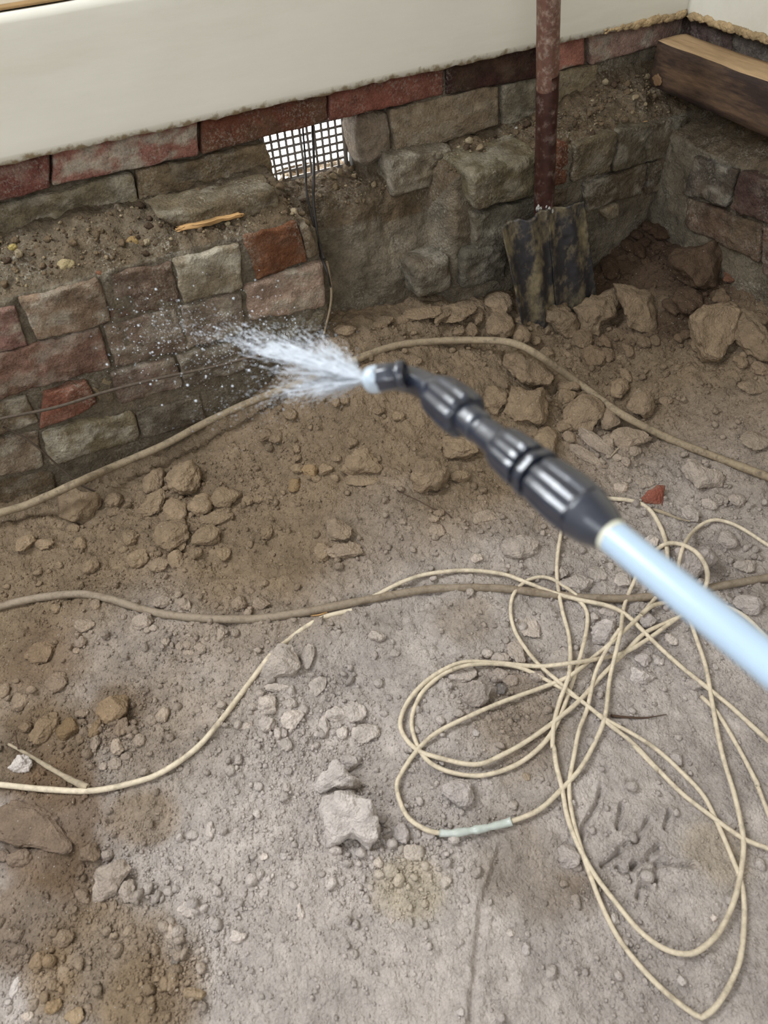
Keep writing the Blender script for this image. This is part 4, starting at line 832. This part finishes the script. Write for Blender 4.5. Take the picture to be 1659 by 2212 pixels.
for i, (cx, cy, w, h, rot, kind) in enumerate(ROCKS):
    key = cx+' '+cy; cx, cy, w, h, rot = map(float, (cx, cy, w, h, rot)); w *= 1.12; h *= 1.1
    g = ground(cx, cy+h*.12); dep = depth_of(g); s = dep/F
    ww, hh = w*s, h*s; view = CAM-g; view /= np.linalg.norm(view); sn = view[2]; cs = math.sqrt(1-sn*sn)
    big = max(ww, hh); flat = {'f': .42, 's': .14, 'F': .34, 'b': .5}.get(kind, .68)
    up3 = min(ww, hh)*flat if kind not in 'fFs' else max(min(ww, hh)*flat, .004)
    l2 = (hh**2-(up3*cs)**2)/(sn*sn+1e-6); ln = math.sqrt(max(l2, (hh*.55)**2))
    V, Fc = rockmesh(kind, 5 if max(w, h) > 70 else 4 if max(w, h) > 30 else 3, 100+i)
    V = V*np.array([ww/2, ln/2, up3/2*1.15])
    fx, fy = fw[0], fw[1]; a0 = math.atan2(fy, fx)-math.pi/2; a = a0+math.radians(rot)
    Rz = np.array([[math.cos(a), -math.sin(a), 0], [math.sin(a), math.cos(a), 0], [0, 0, 1]])
    tl = np.radians(rng.uniform(-9, 9, 2)); Rx = np.array([[1, 0, 0], [0, math.cos(tl[0]), -math.sin(tl[0])], [0, math.sin(tl[0]), math.cos(tl[0])]])
    V = V@Rx.T@Rz.T
    loc = ground(cx, cy, up3*.28); 
    if loc[1] > -.125: loc[1] = min(loc[1], -.11-ln*.3)
    if key in OUT:
        V0, Fc = rockmesh(kind, 5, 100+i); V, loc = outlined(V0, *OUT[key], kind, 100+i)
        if loc[1]+V[:, 1].max() > -.085: loc[1] -= loc[1]+V[:, 1].max()+.085
    if kind == 'r': base = np.array(srgb(152, 92, 76))
    elif kind == 'b': base = np.array(srgb(116, 82, 64))
    elif kind == 'w': base = np.array(srgb(216, 205, 197))
    else: base = gcol(np.array([loc[0]]), np.array([loc[1]]))[0]*np.array(TINT[kind])*rng.uniform(.93, 1.08)
    c = base[None]*(1+.14*fbm(V*70+i, 3)[:, None])
    if kind == 'r':
        dt = np.clip(fbm(V*45+i, 3)+.1, 0, 1)[:, None]*.7; c = c*(1-dt)+np.array(srgb(150, 130, 110))*dt
    o = mesh(NAME[kind], V, Fc, M_clod, None, c); o.location = loc
    RP.append((loc[0], loc[1], loc[2], ww/2*.92, ln/2*.92, up3/2, a))
    if key in HERO: lb = HERO[key]; grp = None
    else:
        L_ = min(LAND, key=lambda q: (q[0]-cx)**2+(q[1]-cy)**2)
        sz = 'tiny' if max(w, h) < 22 else 'small' if max(w, h) < 34 else 'medium' if max(w, h) < 60 else 'large'
        dx, dy = cx-L_[0], cy-L_[1]
        side = ('left of' if dx < 0 else 'right of') if abs(dx) > abs(dy) else ('in front of' if dy > 0 else 'behind')
        tall = 'squat ' if w > 1.5*h else 'tall ' if h > 1.2*w else ''
        lb = f'{sz} {tall}{WORD[kind]} {side} {L_[2]}'; grp = f'{WORD[kind]}s near {L_[2]}'.replace('stonees', 'stones')
        used.setdefault(lb, []).append(o)
    tag(o, lb, 'brick' if kind in 'br' else 'stone' if kind in 'pgdwFs' else 'clod', grp)
ORD = {2: ['left one of two', 'right one of two'], 3: ['leftmost of three', 'middle one of three', 'rightmost of three']}
for lb, os_ in used.items():
    if len(os_) > 1:
        os_.sort(key=lambda o: float((np.array(o.location)-CAM)@rt)/depth_of(o.location)); n = len(os_)
        for k, o in enumerate(os_):
            w_ = ORD[n][k] if n in ORD else ['leftmost', 'second from left', 'third from left', 'fourth from left', 'fifth from left', 'sixth from left'][min(k, 5)] if k < n-1 else 'rightmost'
            o['label'] = lb+', '+w_
ROCKTOPS = RP
for a_, k_ in DEFER: cable_now(*a_, **k_)
V_t = TAPE()
Vt, Ft = tube(V_t, .0050*(1+.25*fbm(V_t*120, 2)), 10); tag(mesh('cable_tape', Vt, tri_fix(Ft), M_tape), 'pale blue-grey tape wrapped round the thin cable in front of the small rock', 'tape')

# loose crumbs of earth: far too many to count, one object
NC = 46000
def crumb_density(px, py):
    return 0
cand = []
CL = [(420, 1110, 150, 3), (600, 1000, 120, 2.2), (640, 1560, 130, 4), (700, 1700, 120, 2.2), (420, 1390, 120, 2.5), (250, 1600, 110, 3), (300, 1900, 110, 2.4), (600, 1840, 160, 3), (1080, 1500, 110, 2.2), (980, 1700, 120, 1.6), (1250, 1000, 150, 3),
      (1350, 880, 140, 3), (1250, 780, 130, 3), (1450, 760, 120, 2.5), (1500, 1120, 150, 2.6), (1300, 1300, 150, 2), (1100, 700, 150, 2.5), (900, 680, 110, 2), (1430, 520, 130, 4), (900, 1120, 130, 1.5), (1330, 2030, 120, 1.2), (850, 1870, 100, 3), (400, 2080, 80, 3), (100, 2100, 120, 2.5), (1560, 900, 120, 1.8), (1520, 1350, 140, 2), (150, 1250, 150, 2)]
tot = sum(c_[3] for c_ in CL)
n_cl = int(NC*.62); allp = []
for (cx, cy, r_, wgt) in CL:
    n = int(n_cl*wgt/tot); g = ground(cx, cy); rr = r_*depth_of(g)/F
    q = rng.normal(size=(n, 2))*rr*np.array([1.0, .9])*.8; allp.append(g[:2]+q)
uu = rng.random((NC-n_cl, 2)); allp.append(np.stack([-1.85+uu[:, 0]*1.82, -1.42+uu[:, 1]*1.31], -1))
XY = np.vstack(allp)
ok = (XY[:, 1] < -.115) & (XY[:, 0] < -.09) & (XY[:, 0] > -1.9) & (XY[:, 1] > -1.44)
XY = XY[ok]; rad = .0009*(1-rng.random(len(XY)))**(-1/2.35); rad = np.minimum(rad, .0085)
zz = terr_full(XY[:, 0].copy(), XY[:, 1].copy()); cc = gcol(XY[:, 0], XY[:, 1])*rng.uniform(.88, 1.16, (len(XY), 1))
Vb, Fb = ico(1); nv = len(Vb); var = [rockmesh('a', 1, k)[0]*np.random.default_rng(k).uniform(.6, 1.15, 3) for k in range(24)]
Vb2, Fb2 = ico(2); var2 = [rockmesh('a', 2, k)[0]*np.random.default_rng(k).uniform(.6, 1.15, 3) for k in range(24)]
cr = Acc()
for big_, (Vn, Fn, vv) in ((0, (nv, Fb, var)), (1, (len(Vb2), Fb2, var2))):
    sel = (rad > .003) == bool(big_); n = sel.sum(); vi = rng.integers(0, 24, n); A = np.array(vv)[vi]
    th = rng.uniform(0, 6.28, n); c_, s_ = np.cos(th), np.sin(th); A2 = A.copy()
    A2[..., 0] = A[..., 0]*c_[:, None]-A[..., 1]*s_[:, None]; A2[..., 1] = A[..., 0]*s_[:, None]+A[..., 1]*c_[:, None]
    A2 = A2*rad[sel][:, None, None]; A2[..., 0] += XY[sel][:, 0:1]; A2[..., 1] += XY[sel][:, 1:2]; A2[..., 2] += (zz[sel]+rad[sel]*.35)[:, None]
    FF = (Fn[None]+np.arange(n)[:, None, None]*Vn).reshape(-1, 3)
    cr.add(A2.reshape(-1, 3), FF, np.repeat(cc[sel], Vn, 0))
n = 2600; pick = LEDGE[rng.integers(0, len(LEDGE), n)]; rd = np.minimum(.0011*(1-rng.random(n))**(-1/1.9), .0085)
A = np.array(var2)[rng.integers(0, 24, n)]*rd[:, None, None]+(pick+np.stack([rng.normal(size=n)*.003, -rd*.2, rd*.4], -1))[:, None, :]
hue = np.array([srgb(118, 100, 78), srgb(150, 132, 104), srgb(86, 70, 56), srgb(168, 152, 124)])[rng.choice(4, n, p=[.5, .2, .2, .1])]
cr.add(A.reshape(-1, 3), (Fb2[None]+np.arange(n)[:, None, None]*len(Vb2)).reshape(-1, 3), np.repeat(hue, len(Vb2), 0))
co = cr.build('earth_crumbs', M_clod); tag(co, 'loose crumbs of dry earth scattered over the ground', 'crumbs', None, 'stuff')

# ------------------------------------------------------------------ spray wand
def wd(px): return 1/(1/.39+(px-952)/707*(4.0-1/.39))
def wpt(px, py): return atdepth(px, py, wd(px))
def wr(px, wpx): return .5*wpx*wd(px)/F
wand = empty('spray_wand', tuple(wpt(1178, 1045)), 'black plastic spray wand with angled nozzle and white lance tube, held in mid air', 'spray wand')
def axis_t(px):     # straight axis through the photograph
    t = (px-952)/(1659-952); return 856+(1432-856)*t
def wpart(name, prof, mat, ribs=None, parent=None, seg=64, label=None, sub=6):
    xs_ = []; ws = []
    for (a, wa_), (b, wb_) in zip(prof[:-1], prof[1:]):
        for t in np.linspace(0, 1, sub, endpoint=False): xs_.append(a+(b-a)*t); ws.append(wa_+(wb_-wa_)*t)
    xs_.append(prof[-1][0]); ws.append(prof[-1][1])
    P = np.array([wpt(x_, axis_t(x_)) for x_ in xs_]); R_ = np.array([wr(x_, w_) for x_, w_ in zip(xs_, ws)])
    # profile steps that share a position make square shoulders
    V, Fc = tube(P, R_, seg, ribs=ribs)
    return part(wand, name, V, tri_fix(Fc), mat, label=label, parent=parent)
def lobes(n, dp, duty=.0):
    return lambda th, i: (1-dp*(np.cos(th*n)[None, :] > duty)*np.ones((len(i), 1)))
wpart('lance_tube', [(1300, 74), (1330, 75), (1500, 83), (1659, 90), (1800, 100)], M_tubew, label='pale bluish white tube')
wpart('tube_seal', [(1308, 60), (1310, 78), (1326, 77), (1328, 60)], flatmat('cream_seal', srgb(206, 204, 186), rough=.4))
wpart('grip_sleeve', [(1169, 70), (1171, 112), (1185, 120), (1225, 130), (1262, 130)], M_blackdusty, ribs=lobes(9, .07, .45), label='ribbed black grip')
wpart('grip_cone', [(1258, 124), (1264, 127), (1290, 112), (1312, 88), (1318, 80), (1320, 60)], M_blackdusty)
wpart('locking_ring', [(1148, 60), (1150, 116), (1155, 120), (1163, 120), (1165, 70)], M_blackdusty, ribs=lobes(7, .06, .2))
wpart('inner_stem', [(980, 58), (1060, 62), (1120, 76), (1175, 78)], M_black)
wpart('coupling_nut', [(1080, 64), (1082, 86), (1094, 100), (1130, 112), (1139, 110), (1140, 84)], M_black, ribs=lobes(10, .07, .3), label='ribbed middle coupling nut')
wpart('coupling_neck', [(1044, 56), (1046, 66), (1066, 70), (1086, 76), (1090, 70)], M_black)
wpart('stem_collar', [(1000, 66), (1004, 72), (1034, 72), (1038, 66), (1039, 56)], M_black)
wpart('elbow_nut', [(936, 60), (940, 80), (952, 96), (985, 108), (1003, 108), (1008, 98), (1009, 70)], M_blackdusty, ribs=lobes(9, .09, .3), label='dusty ribbed nut below the elbow')
# curved elbow
ep = [(960, 862), (938, 846), (915, 832), (892, 822), (868, 817), (845, 815), (828, 816)]
Pe = smooth_path([atdepth(px, py, wd(max(px, 905))+(905-min(px, 905))*.00012) for px, py in ep], .0012)
Re = np.interp(np.linspace(0, 1, len(Pe)), [0, .3, .6, .85, 1], [66, 64, 60, 58, 56])*.5*.395/F
V, Fc = tube(Pe, Re, 40, ribs=lobes(4, .08, .1)); el = part(wand, 'elbow', V, tri_fix(Fc), M_black)
def npart(name, prof, mat, ribs=None, parent=None, label=None):
    P = []; R_ = []
    for px, w_ in prof:
        P.append(atdepth(px, 816+(830-px)*.16, .395+(905-px)*.00012)); R_.append(w_*.5*.4/F)
    V, Fc = tube(np.array(P), np.array(R_), 40, ribs=ribs); return part(wand, name, V, tri_fix(Fc), mat, label=label, parent=parent)
npart('elbow_collar', [(876, 50), (874, 62), (864, 64), (861, 54)], M_black)
npart('nozzle_body', [(858, 52), (856, 58), (840, 61), (826, 62), (820, 61), (818, 44)], M_black, ribs=lobes(8, .05, .2))
nt = npart('nozzle_tip', [(824, 54), (821, 61), (806, 62), (797, 58), (791, 46), (789, 22)], M_clear, label='clear nozzle tip with droplets')
npart('tip_core', [(824, 30), (800, 30), (793, 22)], flatmat('white_tip_core', srgb(160, 175, 190), rough=.3), parent=nt)

# ------------------------------------------------------------------ water
N0 = atdepth(792, 821, .409)
wacc = Acc(); Vi, Fi = ico(1); r_ = np.random.default_rng(5)
def strand(p, d, L, r):
    d = d/np.linalg.norm(d); a = np.cross(d, [0, 0, 1.0]); a /= np.linalg.norm(a)+1e-9; b = np.cross(d, a)
    V = Vi[:, 0:1]*a*r+Vi[:, 1:2]*b*r+Vi[:, 2:3]*d*L/2+p
    wacc.add(V, Fi, (.9, .95, 1))
TG = [((640, 722), .9), ((600, 740), 1.0), ((560, 745), .7), ((690, 730), .9), ((560, 790), .35), ((600, 835), .55), ((640, 858), .8), ((690, 853), .7), ((520, 735), .6), ((560, 860), .35), ((620, 800), .12), ((520, 712), .5), ((460, 725), .4)]
for k in range(5600):
    i = r_.choice(len(TG), p=np.array([t_[1] for t_ in TG])/sum(t_[1] for t_ in TG))
    tx, ty = TG[i][0]; tx += r_.normal()*24; ty += r_.normal()*12
    dep = .409+r_.uniform(.10, .22); T_ = atdepth(tx, ty, dep); d = T_-N0
    u = abs(r_.normal())*.75 if r_.random() < .8 else r_.uniform(0, 2.6)
    u = min(u, 2.8); p = N0+d*u; 
    if u > 1: p = p-np.array([0, 0, .02*(u-1)**2])
    if p[1] > -.16: continue
    Ln = r_.uniform(.004, .016)*(1 if u < 1 else .45); rr = r_.uniform(.00012, .00034)*(1 if u < 1.2 else .9)
    strand(p, d, Ln, rr)
# main fine ligaments straight out of the tip
for k in range(1300):
    i = r_.choice(len(TG)); tx, ty = TG[i][0]; tx += r_.normal()*22; ty += r_.normal()*14
    T_ = atdepth(tx, ty, .409+r_.uniform(.10, .2)); d = T_-N0; u = r_.uniform(.0, 1)**1.3; Ls = r_.uniform(.015, .04); strand(N0+d*u*.6+d/np.linalg.norm(d)*Ls*.45, d, Ls, r_.uniform(.00012, .00032))
# scattered droplets towards the wall
for k in range(500):
    px = r_.uniform(230, 640); py = 700+(640-px)*.02+r_.normal()*45+(60 if r_.random() < .5 else -10)
    dep = r_.uniform(.6, 1.25); p = atdepth(px, py, dep)
    if p[1] > -.14 or p[2] < .1: continue
    s = r_.uniform(.0003, .0009)*(1 if r_.random() < .93 else 1.8); strand(p, p-N0, s*r_.uniform(2, 5), s)
for px, py, s in [(405, 832, 4), (423, 866, 4), (502, 834, 3.6), (538, 800, 4), (343, 741, 3), (325, 830, 3), (545, 672, 3), (570, 700, 3), (540, 742, 3), (648, 835, 3.4), (600, 790, 3), (480, 835, 2.6), (500, 723, 3), (462, 706, 2.5), (660, 770, 3), (350, 875, 2.6)]:
    p = atdepth(px, py, .75); strand(p, p-N0, s*.0022, s*.00042)
wo_ = wacc.build('water_spray', M_water); wo_.data.materials[0] = M_water
tag(wo_, 'fan of water drops spraying left out of the nozzle tip', 'water', None, 'stuff')
